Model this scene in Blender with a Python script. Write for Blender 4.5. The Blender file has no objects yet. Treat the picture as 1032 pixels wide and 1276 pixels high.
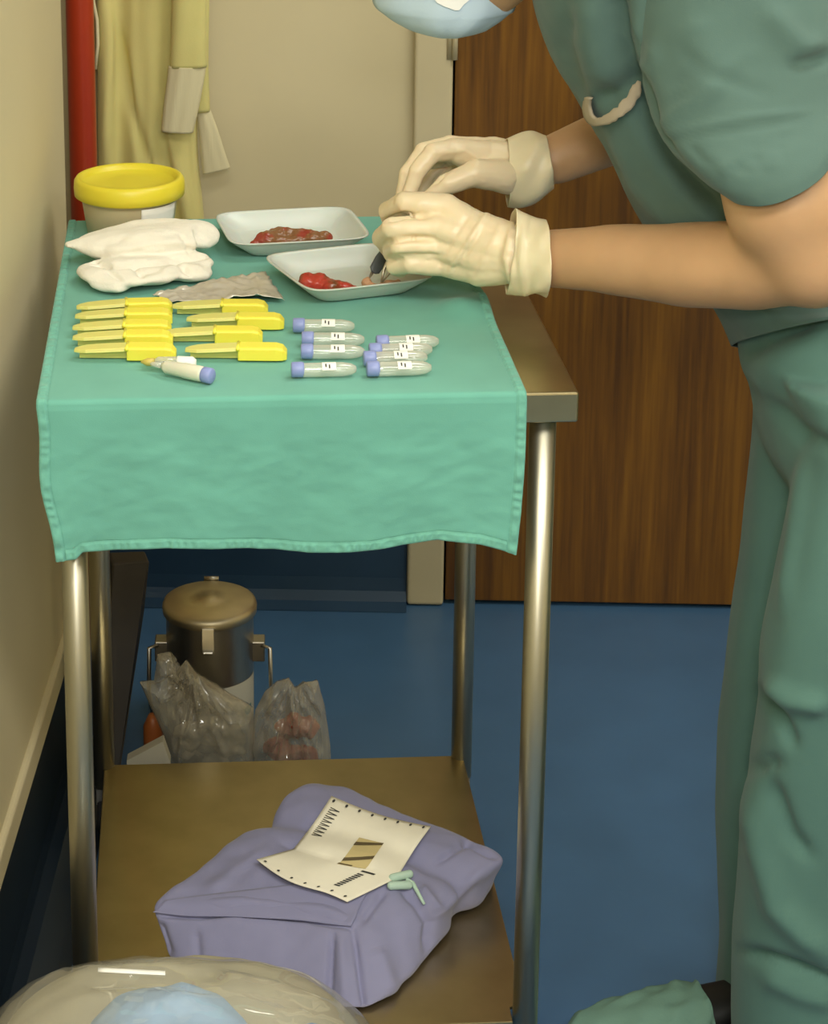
import bpy, bmesh, math, random
import numpy as np
from mathutils import Vector, Matrix, noise
from mathutils.bvhtree import BVHTree
random.seed(7)
S = bpy.context.scene
C = S.collection

# ------------------------------------------------------------------ camera
F, PITCH, CX, CY, CZ = 2655.4, 0.2434, 363.7, 175.5, 1.78
cam_d = bpy.data.cameras.new('camera'); cam = bpy.data.objects.new('camera', cam_d); C.objects.link(cam)
cam.location = (0, 0, CZ); cam.rotation_euler = (math.pi/2 - PITCH, 0, 0)
cam_d.sensor_width = 36; cam_d.lens = F*36/1276
cam_d.shift_x = (516-CX)/1276; cam_d.shift_y = -(638-CY)/1276
cam_d.clip_start = .05
S.camera = cam
# ------------------------------------------------------------------ light
S.view_settings.view_transform = 'Standard'; S.view_settings.look = 'None'
S.view_settings.gamma = 1; S.view_settings.use_curve_mapping = False
S.view_settings.exposure = 0.0
w = bpy.data.worlds.new('world'); S.world = w; w.use_nodes = True
w.node_tree.nodes['Background'].inputs[0].default_value = (.9, .85, .7, 1)
w.node_tree.nodes['Background'].inputs[1].default_value = .05
def area(name, loc, target, size, power, col):
    d = bpy.data.lights.new(name, 'AREA'); d.shape = 'RECTANGLE'; d.size, d.size_y = size
    d.energy = power; d.color = col
    o = bpy.data.objects.new(name, d); C.objects.link(o); o.location = loc
    o.rotation_euler = (Vector(target)-Vector(loc)).to_track_quat('-Z', 'Y').to_euler()
WARM = (1, .985, .90)
area('ceiling_lamp_front', (.7, .55, 2.66), (.7, .55, 0), (2.3, .6), 62, WARM)
area('ceiling_lamp_middle', (1.0, 2.45, 2.66), (1.0, 2.45, 0), (1.2, .6), 20, WARM)
area('camera_flash', (.12, -.1, 2.1), (.15, 2.6, .7), (.35, .25), 17, (1, .98, .92))

# ------------------------------------------------------------------ helpers
cp, sp = math.cos(PITCH), math.sin(PITCH)
def ray(px, py):
    a, b = (px-CX)/F, -(py-CY)/F
    return Vector((a, cp+sp*b, -sp+cp*b))
def at_z(px, py, z):
    r = ray(px, py); return Vector((0, 0, CZ)) + r*((z-CZ)/r.z)
def at_y(px, py, y):
    r = ray(px, py); return Vector((0, 0, CZ)) + r*(y/r.y)
TA = .0515; TO = Vector((-.249, 2.2568, 0)); ca, sa = math.cos(TA), math.sin(TA)
def T(u, v, z): return Vector((TO.x+u*ca-v*sa, TO.y+u*sa+v*ca, z))     # trolley frame
RB = .0406; cb, sb = math.cos(RB), math.sin(RB); YW = 3.638
def R(u, d, z): return Vector((u*cb+d*sb, YW-u*sb+d*cb, z))              # room frame, d<0 into the room
ZT = .93
def lin(h):
    h = h.lstrip('#'); v = [int(h[i:i+2], 16)/255 for i in (0, 2, 4)]
    return tuple(c/12.92 if c <= .04045 else ((c+.055)/1.055)**2.4 for c in v) + (1,)
def mat(name, col, rough=.5, metal=0, bump=None, var=None, edge=(.3, .7), trans=0, alpha=1, sheen=0, stretch=None, sss=0, spec=None, ior=None, tint=None):
    m = bpy.data.materials.new(name); m.use_nodes = True; nt = m.node_tree; b = nt.nodes['Principled BSDF']
    c = lin(col) if isinstance(col, str) else col
    b.inputs['Base Color'].default_value = c; b.inputs['Roughness'].default_value = rough
    b.inputs['Metallic'].default_value = metal; b.inputs['Transmission Weight'].default_value = trans
    b.inputs['Alpha'].default_value = alpha; b.inputs['Sheen Weight'].default_value = sheen
    if sss:
        b.inputs['Subsurface Weight'].default_value = sss; b.inputs['Subsurface Scale'].default_value = .01
    if spec is not None: b.inputs['Specular IOR Level'].default_value = spec
    if ior: b.inputs['IOR'].default_value = ior
    tc = nt.nodes.new('ShaderNodeTexCoord'); mp = nt.nodes.new('ShaderNodeMapping')
    nt.links.new(tc.outputs['Object'], mp.inputs['Vector'])
    if stretch: mp.inputs['Scale'].default_value = stretch
    if var:
        n = nt.nodes.new('ShaderNodeTexNoise'); n.inputs['Scale'].default_value = var[0]; n.inputs['Detail'].default_value = 5
        nt.links.new(mp.outputs[0], n.inputs['Vector'])
        r = nt.nodes.new('ShaderNodeValToRGB'); r.color_ramp.elements[0].position, r.color_ramp.elements[1].position = edge
        k = var[1]; c2 = lin(tint) if tint else None
        r.color_ramp.elements[0].color = tuple(x*(1-k) for x in c[:3])+(1,) if not c2 else c2
        r.color_ramp.elements[1].color = tuple(min(1, x*(1+k)) for x in c[:3])+(1,) if not c2 else c
        nt.links.new(n.outputs['Fac'], r.inputs[0]); nt.links.new(r.outputs[0], b.inputs['Base Color'])
    if bump:
        n = nt.nodes.new('ShaderNodeTexNoise'); n.inputs['Scale'].default_value = bump[0]; n.inputs['Detail'].default_value = 4
        nt.links.new(mp.outputs[0], n.inputs['Vector'])
        bp = nt.nodes.new('ShaderNodeBump'); bp.inputs['Strength'].default_value = bump[1]; bp.inputs['Distance'].default_value = bump[2] if len(bump) > 2 else .002
        nt.links.new(n.outputs['Fac'], bp.inputs['Height']); nt.links.new(bp.outputs[0], b.inputs['Normal'])
    return m
def film(name, col, clear, rough=.12, gloss=.25):
    """thin clear plastic film: partly see-through, partly milky, glossy"""
    m = bpy.data.materials.new(name); m.use_nodes = True; nt = m.node_tree; nt.nodes.clear()
    o = nt.nodes.new('ShaderNodeOutputMaterial'); t = nt.nodes.new('ShaderNodeBsdfTransparent')
    p = nt.nodes.new('ShaderNodeBsdfPrincipled'); p.inputs['Base Color'].default_value = lin(col); p.inputs['Roughness'].default_value = rough
    p.inputs['Specular IOR Level'].default_value = .8
    f = nt.nodes.new('ShaderNodeLayerWeight'); f.inputs['Blend'].default_value = .35
    mr = nt.nodes.new('ShaderNodeMapRange'); mr.inputs['To Min'].default_value = 1-clear; mr.inputs['To Max'].default_value = min(1, 1-clear+gloss)
    nt.links.new(f.outputs['Facing'], mr.inputs['Value'])
    x = nt.nodes.new('ShaderNodeMixShader')
    nt.links.new(mr.outputs[0], x.inputs[0]); nt.links.new(t.outputs[0], x.inputs[1]); nt.links.new(p.outputs[0], x.inputs[2]); gl = nt.nodes.new('ShaderNodeBsdfGlossy'); gl.inputs['Roughness'].default_value = rough; gl.inputs['Color'].default_value = (.9, .9, .88, 1)
    fr = nt.nodes.new('ShaderNodeMapRange'); fr.inputs['To Min'].default_value = .035; fr.inputs['To Max'].default_value = .30; nt.links.new(f.outputs['Facing'], fr.inputs['Value'])
    y = nt.nodes.new('ShaderNodeMixShader'); nt.links.new(fr.outputs[0], y.inputs[0]); nt.links.new(x.outputs[0], y.inputs[1]); nt.links.new(gl.outputs[0], y.inputs[2])
    nt.links.new(y.outputs[0], o.inputs[0])
    return m
def tag(o, label=None, cat=None, group=None, kind=None):
    for k, v in (('label', label), ('category', cat), ('group', group), ('kind', kind)):
        if v: o[k] = v
    return o
def thing(name, label, cat, loc=(0, 0, 0), group=None):
    o = bpy.data.objects.new(name, None); C.objects.link(o); o.location = loc
    return tag(o, label, cat, group)
def absloc(o):
    v = Vector(o.location)
    while o.parent: o = o.parent; v = v+Vector(o.location)
    return v
def obj(name, V, Fc, m, parent=None, smooth=True, origin=None, recalc=True):
    """verts in world coordinates; origin goes to the parent's base or the given point"""
    me = bpy.data.meshes.new(name); me.from_pydata([tuple(v) for v in V], [], Fc)
    o = bpy.data.objects.new(name, me); C.objects.link(o)
    if recalc:
        bm = bmesh.new(); bm.from_mesh(me); bmesh.ops.recalc_face_normals(bm, faces=bm.faces); bm.to_mesh(me); bm.free()
    base = absloc(parent) if parent else Vector(origin or (0, 0, 0))
    me.transform(Matrix.Translation(-base))
    if parent: o.parent = parent
    else: o.location = base
    if m: me.materials.append(m)
    if smooth:
        me.polygons.foreach_set('use_smooth', [True]*len(me.polygons))
    return o
class MB:
    def __init__(s): s.V = []; s.F = []
    def add(s, V, Fc):
        k = len(s.V); s.V += [Vector(v) for v in V]; s.F += [tuple(i+k for i in f) for f in Fc]; return s
    def loft(s, rings, closed=True, cap0=True, cap1=True):
        n = len(rings[0]); V = [p for r in rings for p in r]; Fc = []
        for i in range(len(rings)-1):
            for j in range(n if closed else n-1):
                a = i*n+j; b = i*n+(j+1) % n
                Fc.append((a, b, b+n, a+n))
        if cap0: Fc.append(tuple(range(n))[::-1])
        if cap1: Fc.append(tuple(range((len(rings)-1)*n, len(rings)*n)))
        return s.add(V, Fc)
    def tube(s, pts, r, n=12, caps=True):
        pts = [Vector(p) for p in pts]; rr = r if isinstance(r, (list, tuple)) else [r]*len(pts); rings = []
        t0 = (pts[1]-pts[0]).normalized(); up = Vector((0, 0, 1)) if abs(t0.z) < .9 else Vector((1, 0, 0))
        x = t0.cross(up).normalized()
        for i, p in enumerate(pts):
            t = (pts[min(i+1, len(pts)-1)]-pts[max(i-1, 0)]).normalized()
            x = (x-t*x.dot(t)).normalized(); y = t.cross(x)
            rings.append([p+(x*math.cos(2*math.pi*k/n)+y*math.sin(2*math.pi*k/n))*rr[i] for k in range(n)])
        return s.loft(rings, True, caps, caps)
    def lathe(s, prof, c=(0, 0, 0), n=48, axis=None, caps=(True, True)):
        c = Vector(c); z = Vector(axis or (0, 0, 1)).normalized()
        x = z.cross(Vector((0, 1, 0)) if abs(z.y) < .9 else Vector((1, 0, 0))).normalized(); y = z.cross(x)
        return s.loft([[c+z*h+(x*math.cos(2*math.pi*k/n)+y*math.sin(2*math.pi*k/n))*max(r, 1e-5) for k in range(n)] for r, h in prof], True, *caps)
    def prism(s, poly, d):
        """poly: list of points; d: extrusion vector"""
        n = len(poly); d = Vector(d); V = [Vector(p) for p in poly]+[Vector(p)+d for p in poly]
        return s.add(V, [tuple(range(n))[::-1], tuple(range(n, 2*n))]+[(i, (i+1) % n, n+(i+1) % n, n+i) for i in range(n)])
    def box(s, f, a, b):
        """box in a frame function f(u,v,z) between corners a and b"""
        x0, y0, z0 = a; x1, y1, z1 = b
        V = [f(x, y, z) for z in (z0, z1) for x, y in ((x0, y0), (x1, y0), (x1, y1), (x0, y1))]
        return s.add(V, [(3, 2, 1, 0), (4, 5, 6, 7), (0, 1, 5, 4), (1, 2, 6, 5), (2, 3, 7, 6), (3, 0, 4, 7)])
    def grid(s, P):
        nu, nv = len(P), len(P[0])
        return s.add([p for row in P for p in row], [(i*nv+j, (i+1)*nv+j, (i+1)*nv+j+1, i*nv+j+1) for i in range(nu-1) for j in range(nv-1)])
    def build(s, name, m, parent=None, **k): return obj(name, s.V, s.F, m, parent, **k)
def bake(o):
    dg = bpy.context.evaluated_depsgraph_get(); dg.update()
    me = bpy.data.meshes.new_from_object(o.evaluated_get(dg)); old = o.data
    o.modifiers.clear(); o.data = me; bpy.data.meshes.remove(old); me.name = o.name.split('.')[0]
    me.polygons.foreach_set('use_smooth', [True]*len(me.polygons)); return o
def bevel(o, wd, seg=2):
    md = o.modifiers.new('b', 'BEVEL'); md.width = wd; md.segments = seg; md.limit_method = 'ANGLE'; bake(o)
    o.data.polygons.foreach_set('use_smooth', [False]*len(o.data.polygons)); return o
def solid(o, t, off=-1):
    md = o.modifiers.new('s', 'SOLIDIFY'); md.thickness = t; md.offset = off; return bake(o)
def remesh(o, vox, sm=4, fac=.5):
    md = o.modifiers.new('r', 'REMESH'); md.mode = 'VOXEL'; md.voxel_size = vox; md.use_smooth_shade = True
    if sm: m2 = o.modifiers.new('s', 'SMOOTH'); m2.iterations = sm; m2.factor = fac
    return bake(o)
def capsule(mb, a, b, ra, rb, n=18):
    """tapered limb with round ends"""
    a, b = Vector(a), Vector(b); t = (b-a).normalized(); pts = []; rs = []
    for k in range(6):
        th = math.pi/2*(1-k/6); pts.append(a-t*ra*math.sin(th)); rs.append(max(ra*math.cos(th), 1e-4))
    for k in range(7):
        th = math.pi/2*k/6; pts.append(b+t*rb*math.sin(th)); rs.append(max(rb*math.cos(th), 1e-4))
    mb.tube(pts, rs, n)
def limb(mb, pts, rs, n=18):
    for i in range(len(pts)-1): capsule(mb, pts[i], pts[i+1], rs[i], rs[i+1], n)
def ellipsoid(mb, c, rx, ry, rz, rot=None, n=24):
    c = Vector(c); M = rot or Matrix.Identity(3)
    mb.loft([[c+M@Vector((rx*math.cos(2*math.pi*k/n)*math.sin(t), ry*math.sin(2*math.pi*k/n)*math.sin(t), rz*math.cos(t))) for k in range(n)]
             for t in [math.pi*(i/14*.98+.01) for i in range(15)]])
def spline(keys, n):
    """Catmull-Rom through rows of numbers"""
    K = np.array(keys, float); m = len(K); out = []
    for i in range(n):
        x = i/(n-1)*(m-1); k = min(int(x), m-2); t = x-k
        p0, p1, p2, p3 = K[max(k-1, 0)], K[k], K[k+1], K[min(k+2, m-1)]
        out.append(.5*((2*p1)+(-p0+p2)*t+(2*p0-5*p1+4*p2-p3)*t*t+(-p0+3*p1-3*p2+p3)*t**3))
    return out
def fb(x, y, z, o=3):
    return noise.fractal(Vector((x, y, z)), 1.0, 2.0, o)
def vdata(o):
    me = o.data; n = len(me.vertices); co = np.empty(n*3); me.vertices.foreach_get('co', co)
    no = np.empty(n*3); me.vertex_normals.foreach_get('vector', no)
    return co.reshape(-1, 3), no.reshape(-1, 3)
def crumple(o, terms):
    """terms: (frequency vector, amplitude) noise folds along the normal"""
    co, no = vdata(o)
    for fr, amp in terms:
        d = np.array([noise.noise(Vector((c[0]*fr[0], c[1]*fr[1], c[2]*fr[2]+3.1*amp*1000))) for c in co])
        co = co+no*(d*amp)[:, None]
    o.data.vertices.foreach_set('co', co.ravel()); o.data.update()
def sculpt(o, strokes):
    """fold ridges (amp>0) and creases (amp<0): each stroke a polyline traced on the near side of the cloth, width and height in metres"""
    co, no = vdata(o); base = np.array(absloc(o)); W = co+base
    rel = W-np.array([0, 0, CZ]); d = rel[:, 1]*cp-rel[:, 2]*sp
    px = CX+F*rel[:, 0]/d; py = CY-F*(rel[:, 1]*sp+rel[:, 2]*cp)/d
    facing = np.clip((-(no*rel).sum(1)/np.linalg.norm(rel, axis=1)+.1)*3, 0, 1)
    tot = np.zeros(len(co))
    for pts, wd, amp in strokes:
        best = np.full(len(co), 1e9); L = 0; par = np.zeros(len(co)); acc = 0
        seg = [math.dist(pts[i], pts[i+1]) for i in range(len(pts)-1)]; L = sum(seg)
        for i, sl in enumerate(seg):
            ax, ay = pts[i]; bx, by = pts[i+1]
            t = np.clip(((px-ax)*(bx-ax)+(py-ay)*(by-ay))/(sl*sl), 0, 1)
            q = np.hypot(px-ax-t*(bx-ax), py-ay-t*(by-ay)); u = q < best
            best[u] = q[u]; par[u] = (acc+t[u]*sl)/L; acc += sl
        env = np.clip(np.sin(np.pi*np.clip(par*.86+.07, 0, 1))*1.6, 0, 1)
        tot += amp*np.exp(-(best/wd)**2)*env
    co = co+no*(tot*facing)[:, None]
    o.data.vertices.foreach_set('co', co.ravel()); o.data.update()
def bvh(o):
    b = absloc(o); me = o.data
    return BVHTree.FromPolygons([v.co+b for v in me.vertices], [tuple(p.vertices) for p in me.polygons])
def hit(bv, px, py):
    r = ray(px, py).normalized(); h = bv.ray_cast(Vector((0, 0, CZ)), r)
    return (h[0], h[1] if h[1].dot(r) < 0 else -h[1]) if h[0] else (None, None)
def copy_tree(o, parent=None):
    c = o.copy(); C.objects.link(c)
    if parent: c.parent = parent
    for ch in [x for x in list(bpy.data.objects) if x.parent == o]: copy_tree(ch, c)
    return c
def struct(o): o['kind'] = 'structure'; return o
def superring(c, ex, ey, n, p=2.0):
    out = []
    for k in range(n):
        a = 2*math.pi*k/n; x, y = math.cos(a), math.sin(a)
        out.append(c+ex*(math.copysign(abs(x)**(2/p), x))+ey*(math.copysign(abs(y)**(2/p), y)))
    return out

# ------------------------------------------------------------------ materials
WALL = mat('wall_paint', '#D3C7A2', .6, bump=(60, .08, .001), var=(3, .03))
TRIMC = mat('cream_gloss_paint', '#CFC3A0', .45, var=(5, .03))
VINYL = mat('blue_vinyl', '#456A90', .36, bump=(140, .05, .001), var=(9, .06))
NAVY = mat('navy_vinyl_cove', '#2A4560', .4, var=(9, .08))
CEIL = mat('ceiling_paint', '#E8E2D2', .8)
def wood_mat():
    m = bpy.data.materials.new('teak_veneer'); m.use_nodes = True; nt = m.node_tree; b = nt.nodes['Principled BSDF']
    tc = nt.nodes.new('ShaderNodeTexCoord'); mp = nt.nodes.new('ShaderNodeMapping'); mp.inputs['Scale'].default_value = (1, 1, .045)
    nt.links.new(tc.outputs['Object'], mp.inputs['Vector'])
    n1 = nt.nodes.new('ShaderNodeTexNoise'); n1.inputs['Scale'].default_value = 26; n1.inputs['Detail'].default_value = 3; n1.inputs['Distortion'].default_value = .6
    n2 = nt.nodes.new('ShaderNodeTexNoise'); n2.inputs['Scale'].default_value = 120; n2.inputs['Detail'].default_value = 6
    for n in (n1, n2): nt.links.new(mp.outputs[0], n.inputs['Vector'])
    mx = nt.nodes.new('ShaderNodeMix'); mx.data_type = 'FLOAT'; mx.inputs[0].default_value = .42
    nt.links.new(n1.outputs['Fac'], mx.inputs[2]); nt.links.new(n2.outputs['Fac'], mx.inputs[3])
    r = nt.nodes.new('ShaderNodeValToRGB'); e = r.color_ramp.elements
    e[0].position = .36; e[0].color = lin('#553408'); e[1].position = .64; e[1].color = lin('#835813')
    x = e.new(.5); x.color = lin('#6E470D')
    nt.links.new(mx.outputs[0], r.inputs[0]); nt.links.new(r.outputs[0], b.inputs['Base Color'])
    b.inputs['Roughness'].default_value = .42
    return m
WOOD = wood_mat()
BLACK = mat('black_gap', '#0B0A09', .8)
STEEL = mat('brushed_steel', '#C2BDB2', .34, 1, bump=(40, .05, .001), var=(30, .05), stretch=(1, 8, 1))
STEELTOP = mat('worn_steel_sheet', '#B9AB86', .33, 1, bump=(14, .06, .001), var=(12, .10))
TUBE_STEEL = mat('satin_steel_tube', '#B3AE9B', .38, 1, var=(40, .05), stretch=(1, 1, .1))
RUBBER = mat('grey_rubber', '#2A2A2A', .7)
DRAPE = mat('green_surgical_cotton', '#6BAB9B', .9, bump=(900, .25, .0006), var=(16, .05), sheen=.15, spec=.2)
HEM = mat('green_hem_cotton', '#6EAE9D', .9, bump=(900, .3, .0006), var=(120, .08), sheen=.15, spec=.2)
SCRUB = mat('sage_scrub_cotton', '#546D66', .88, bump=(700, .22, .0006), var=(10, .05), sheen=.15, spec=.2)
SCRUBT = mat('green_trouser_cotton', '#52746C', .88, bump=(700, .22, .0006), var=(10, .05), sheen=.12, spec=.2)
BIND = mat('tan_binding', '#A99C86', .85, bump=(500, .2))
SKIN = mat('skin', '#BF976F', .5, bump=(220, .12, .0006), var=(14, .06), sss=.12)
LATEX = mat('cream_latex', '#EAD8B6', .38, bump=(55, .25, .0015), var=(18, .04), sss=.15)
MASKC = mat('pale_blue_nonwoven', '#B9CEDD', .8, bump=(300, .3, .0008))
MASKW = mat('white_nonwoven', '#F2F2EE', .8)
PURPLE = mat('lavender_wrap_cloth', '#8C8CAC', .9, bump=(600, .25, .0006), var=(9, .05), sheen=.15, spec=.2)
PAPER = mat('cream_card', '#F0EAD6', .75, var=(25, .03))
INK = mat('dark_ink', '#3A3A38', .8)
TAPE = mat('buff_indicator_tape', '#CDBB85', .7)
TAPEINK = mat('brown_tape_stripe', '#5E5136', .7)
MINT = mat('mint_cord', '#B9D4C4', .8)
YLID = mat('yellow_plastic_lid', '#DACB35', .38, var=(6, .03), sss=.1)
TUBB = mat('cloudy_tub_plastic', '#CFC19C', .3, alpha=.86, sss=.2)
WLAB = mat('label_and_highlight_white', '#EFEDE6', .7)  # labels, a tube cap, and the painted highlight strip on the foreground bag
YEL = mat('lemon_plastic', '#F2E44E', .42, sss=.15)
YELP = mat('pale_lemon_plastic', '#DAD478', .45, sss=.15)
GAUZE = mat('white_gauze', '#EDE8DA', .95, bump=(420, .5, .0012), sheen=.1, spec=.15, sss=.05)
FOIL = mat('silver_foil', '#D6D0C4', .36, .45, bump=(50, .3, .002), var=(14, .12))
TRAY = mat('white_polystyrene_tray', '#C9CFC8', .32, sss=.2)
FLESH = mat('red_tissue', '#AE3C2F', .25, bump=(60, .5, .003), var=(45, .3), edge=(.36, .52), tint='#6B4526', sss=.2)
FLESHB = mat('brown_tissue', '#80593A', .27, bump=(60, .5, .003), var=(40, .3), edge=(.44, .54), tint='#8E3A2C', sss=.2)
PALEF = mat('pale_tissue', '#C79B78', .35, bump=(80, .4, .002), var=(50, .2), sss=.2)
BCAP = mat('violet_blue_cap', '#8A96CC', .4)
VIAL = film('clear_vial_plastic', '#E2E0D2', .66, .08, .5)
PIPE = mat('red_gloss_pipe', '#B23A1E', .32, var=(4, .06))
GOWN = mat('yellow_gown_paper', '#D9CE86', .85, bump=(300, .25, .0008), var=(9, .05), sheen=.1, sss=.1)
KNIT = mat('cream_knit_cuff', '#DDD3AC', .9, bump=(260, .4, .0012), stretch=(1, 1, .05))
DKBRN = mat('dark_brown_board', '#3A3328', .6, var=(8, .2))
CLEAR = film('clear_bag_film', '#CFC6AE', .66, .1, .45)
CLEAR2 = film('clear_pillow_film', '#DCD7C6', .88, .07, .25)
BLUEC = mat('pale_blue_pad', '#93B4D6', .8, bump=(40, .3, .003), var=(9, .1))
BLUED = mat('blue_pad', '#5C8AC0', .8, bump=(40, .3, .003))
ORANGE = mat('orange_red_contents', '#B4482F', .5, var=(30, .3), tint='#8F3A30')
GREY = mat('grey_plastic', '#4C5357', .4)
HAIR = mat('dark_brown_hair', '#2E2118', .6)
CAPC = mat('green_theatre_cap', '#6B8F82', .9, bump=(300, .2))
SHOE = mat('black_shoe', '#161718', .5)
SOCK = mat('grey_sock', '#5B645E', .9)
EYEW = mat('eye_white', '#ECE8E0', .3)
EYEI = mat('dark_iris', '#2B1D12', .2)
LIPS = mat('lips', '#B0655A', .5)

# ================================================================== SETTING
ID = lambda x, y, z: Vector((x, y, z))
struct(MB().box(ID, (-1.2, -1.3, -.05), (2.4, 3.9, 0)).build('floor', VINYL, smooth=False))
struct(MB().box(ID, (-1.3, -1.4, 2.7), (2.5, 4.0, 2.78)).build('ceiling', CEIL, smooth=False))
D0, D1, DH = .213, 1.215, 2.09                                             # door opening with its frame, along the wall
struct(MB().box(R, (-1.2, 0, 0), (D0+.012, .12, 2.7)).box(R, (D1-.012, 0, 0), (2.6, .12, 2.7)).box(R, (D0+.012, 0, DH-.012), (D1-.012, .12, 2.7)).build('wall_back', WALL, smooth=False))
struct(MB().box(ID, (2.4, -1.3, 0), (2.5, 3.6, 2.7)).build('wall_right', WALL, smooth=False))
struct(MB().box(ID, (-1.3, -1.4, 0), (2.5, -1.3, 2.7)).build('wall_front', WALL, smooth=False))
# left wall: runs along the trolley and ends in an outer corner; a niche lies beyond it
def L(x, y, z): return Vector((-.337+x*cb+(y-3.09)*sb, (y-3.09)*cb+3.09-x*sb, z))
SK = .25
lw = struct(MB().box(L, (-.75, -1.35+3.09-3.09, SK+.0), (0, 3.09, 2.7)).build('wall_left', WALL, smooth=False)); bevel(lw, .02, 4)
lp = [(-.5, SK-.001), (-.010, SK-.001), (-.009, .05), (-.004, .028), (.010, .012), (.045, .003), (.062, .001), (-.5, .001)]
struct(MB().loft([[L(x, y, z) for x, z in lp] for y in (-1.35, 3.08)]).build('baseboard_left', mat('shaded_navy_cove', '#1B2833', .4, var=(9, .08)), smooth=False))  # navy vinyl coloured darker for deep shade, its foot covering the shaded floor
struct(bevel(MB().box(L, (-.02, -1.3, SK-.004), (.009, 3.094, SK+.042)).build('trim_1', TRIMC, smooth=False), .006, 3))
struct(MB().box(R, (-1.0, -.6, 0), (-.9, 0, 2.7)).build('wall_niche', WALL, smooth=False))
# coved vinyl skirting along the back wall
prof = [(0, .25), (-.008, .25), (-.009, .05), (-.013, .025), (-.024, .009), (-.05, .001), (0, .001)]
struct(MB().loft([[R(u, d, z) for d, z in prof] for u in (-.9, D0-.001)]).build('baseboard_back', NAVY, smooth=False))
# door
door = struct(thing('door_1', None, None, R(.75, 0, 0)))
fr = MB().box(R, (D0, -.022, .002), (D0+.067, .10, DH)).box(R, (D1-.067, -.022, .002), (D1, .10, DH)).box(R, (D0+.067, -.022, DH-.067), (D1-.067, .10, DH))
bevel(fr.build('door_frame', TRIMC, door, smooth=False), .006, 3)
bevel(MB().box(R, (D0+.071, -.012, .009), (D1-.071, .03, DH-.071)).build('door_leaf', WOOD, door, smooth=False), .002)
MB().box(R, (D0+.067, .035, .0), (D1-.067, .08, DH-.067)).build('gap_shade_panel', BLACK, door, smooth=False)  # black panel added behind the leaf to paint the gap below it dark
for z in (1.03, .25, 1.8):
    h = MB(); h.tube([R(D0+.0690, -.026, z), R(D0+.0690, -.026, z+.095)], .0055, 14)
    h.box(R, (D0+.056, -.0245, z), (D0+.0690, -.021, z+.095)); h.build('hinge', TRIMC, door)
hd = MB(); hd.tube([R(D1-.13, -.012, 1.02), R(D1-.13, -.06, 1.02), R(D1-.14, -.066, 1.02), R(D1-.25, -.066, 1.02)], .009, 12); hd.build('handle', STEEL, door)

# red riser pipe in the niche corner
pc = at_y(102, 120, 3.5)
MBp = MB(); MBp.tube([(pc.x, 3.5, .0), (pc.x, 3.5, 1.2), (pc.x, 3.5, 2.7)], .0235, 32)
tag(MBp.build('red_pipe', PIPE, origin=(pc.x, 3.5, 0)), 'glossy red vertical pipe in the corner beside the yellow gown', 'pipe')

# yellow isolation gown hanging on the back wall
def W(px, py, d):            # point on a plane d in front of the back wall
    r = ray(px, py); n = Vector((sb, cb, 0)); o = R(0, d, 0); t = ((o-Vector((0, 0, CZ))).dot(n))/r.dot(n)
    return Vector((0, 0, CZ))+r*t
gb = W(190, 420, -.05)
gown = thing('isolation_gown', 'pale yellow gown hanging on the back wall behind the lidded tub', 'gown', gb)
keys = [(132, 250, -330), (126, 268, -230), (121, 258, -60), (122, 252, 60), (123, 246, 170), (124, 254, 270), (126, 262, 380), (128, 268, 440)]
rings = []
for i, (xl, xr, y) in enumerate(spline(keys, 60)):
    a, b = W(xl, y, -.07), W(xr, y, -.07); ring = []; n = 120; t = i/59
    for k in range(n):
        th = 2*math.pi*k/n; c = math.cos(th); s = math.sin(th)
        p = (a+b)/2+(b-a)/2*c
        q = (c+1)/2
        fold = .007*math.sin(q*13+1.1*math.sin(t*2.2)+.6)+.004*math.sin(q*27-t*3.0)+.012*fb(q*3, t*2.0, 1)
        dd = -(.030*abs(s)**.6)*(1 if s < 0 else -1)
        if s < 0: dd += -fold*min(1, abs(s)*3)*(.6+.4*t)
        ring.append(p+Vector((sb, cb, 0))*(dd if s < 0 else .028*abs(s)**.6))
    rings.append(ring)
g = MB().loft(rings).build('gown_body', GOWN, gown)
sculpt(g, [([(148, 40), (162, 130), (185, 210)], 5, -.012), ([(135, 10), (133, 200)], 7, .014), ([(188, 190), (190, 275)], 4, -.012), ([(200, 120), (230, 240), (235, 280)], 8, .012)])
def tubes(name, keys, m, par, dpt, thick, ribs=0, n=48, nr=26, open_end=True):
    rings = []
    for i, (xl, yl, xr, yr) in enumerate(spline(keys, nr)):
        a, b = W(xl, yl, dpt), W(xr, yr, dpt); c = (a+b)/2; ring = []
        for k in range(n):
            th = 2*math.pi*k/n
            rr = 1+.10*math.sin(th*3+i*.13)+(.05*math.sin(th*ribs) if ribs else 0)
            ring.append(c+(b-a)/2*math.cos(th)+Vector((sb, cb, 0))*thick*math.sin(th)*rr)
        rings.append(ring)
    return solid(MB().loft(rings, True, False, False).build(name, m, par), .002)
tubes('sleeve', [(214, -230, 262, -235), (216, -100, 260, -105), (214, 20, 257, 18), (212, 84, 258, 83)], GOWN, gown, -.125, .016)
tubes('cuff', [(210, 82, 257, 83), (208, 100, 254, 102), (204, 130, 248, 134), (201, 163, 241, 165)], KNIT, gown, -.125, .014, 9)
tubes('sleeve', [(236, -200, 262, -200), (236, 0, 261, 0), (240, 80, 260, 80), (244, 140, 262, 138)], GOWN, gown, -.085, .012)
tubes('cuff', [(244, 138, 262, 136), (248, 165, 271, 160), (250, 190, 279, 185), (253, 217, 287, 209)], KNIT, gown, -.085, .007, 7)
MB().tube([W(x, y, -.10) for x, y in [(116, -60), (116, 0), (121, 25), (122, 55), (119, 86)]], .003, 8).build('tie', KNIT, gown)
MB().tube([W(190, -330, -.002), W(190, -330, -.1), W(190, -352, -.115)], .005, 10).build('wall_hook', STEEL, gown)

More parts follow.
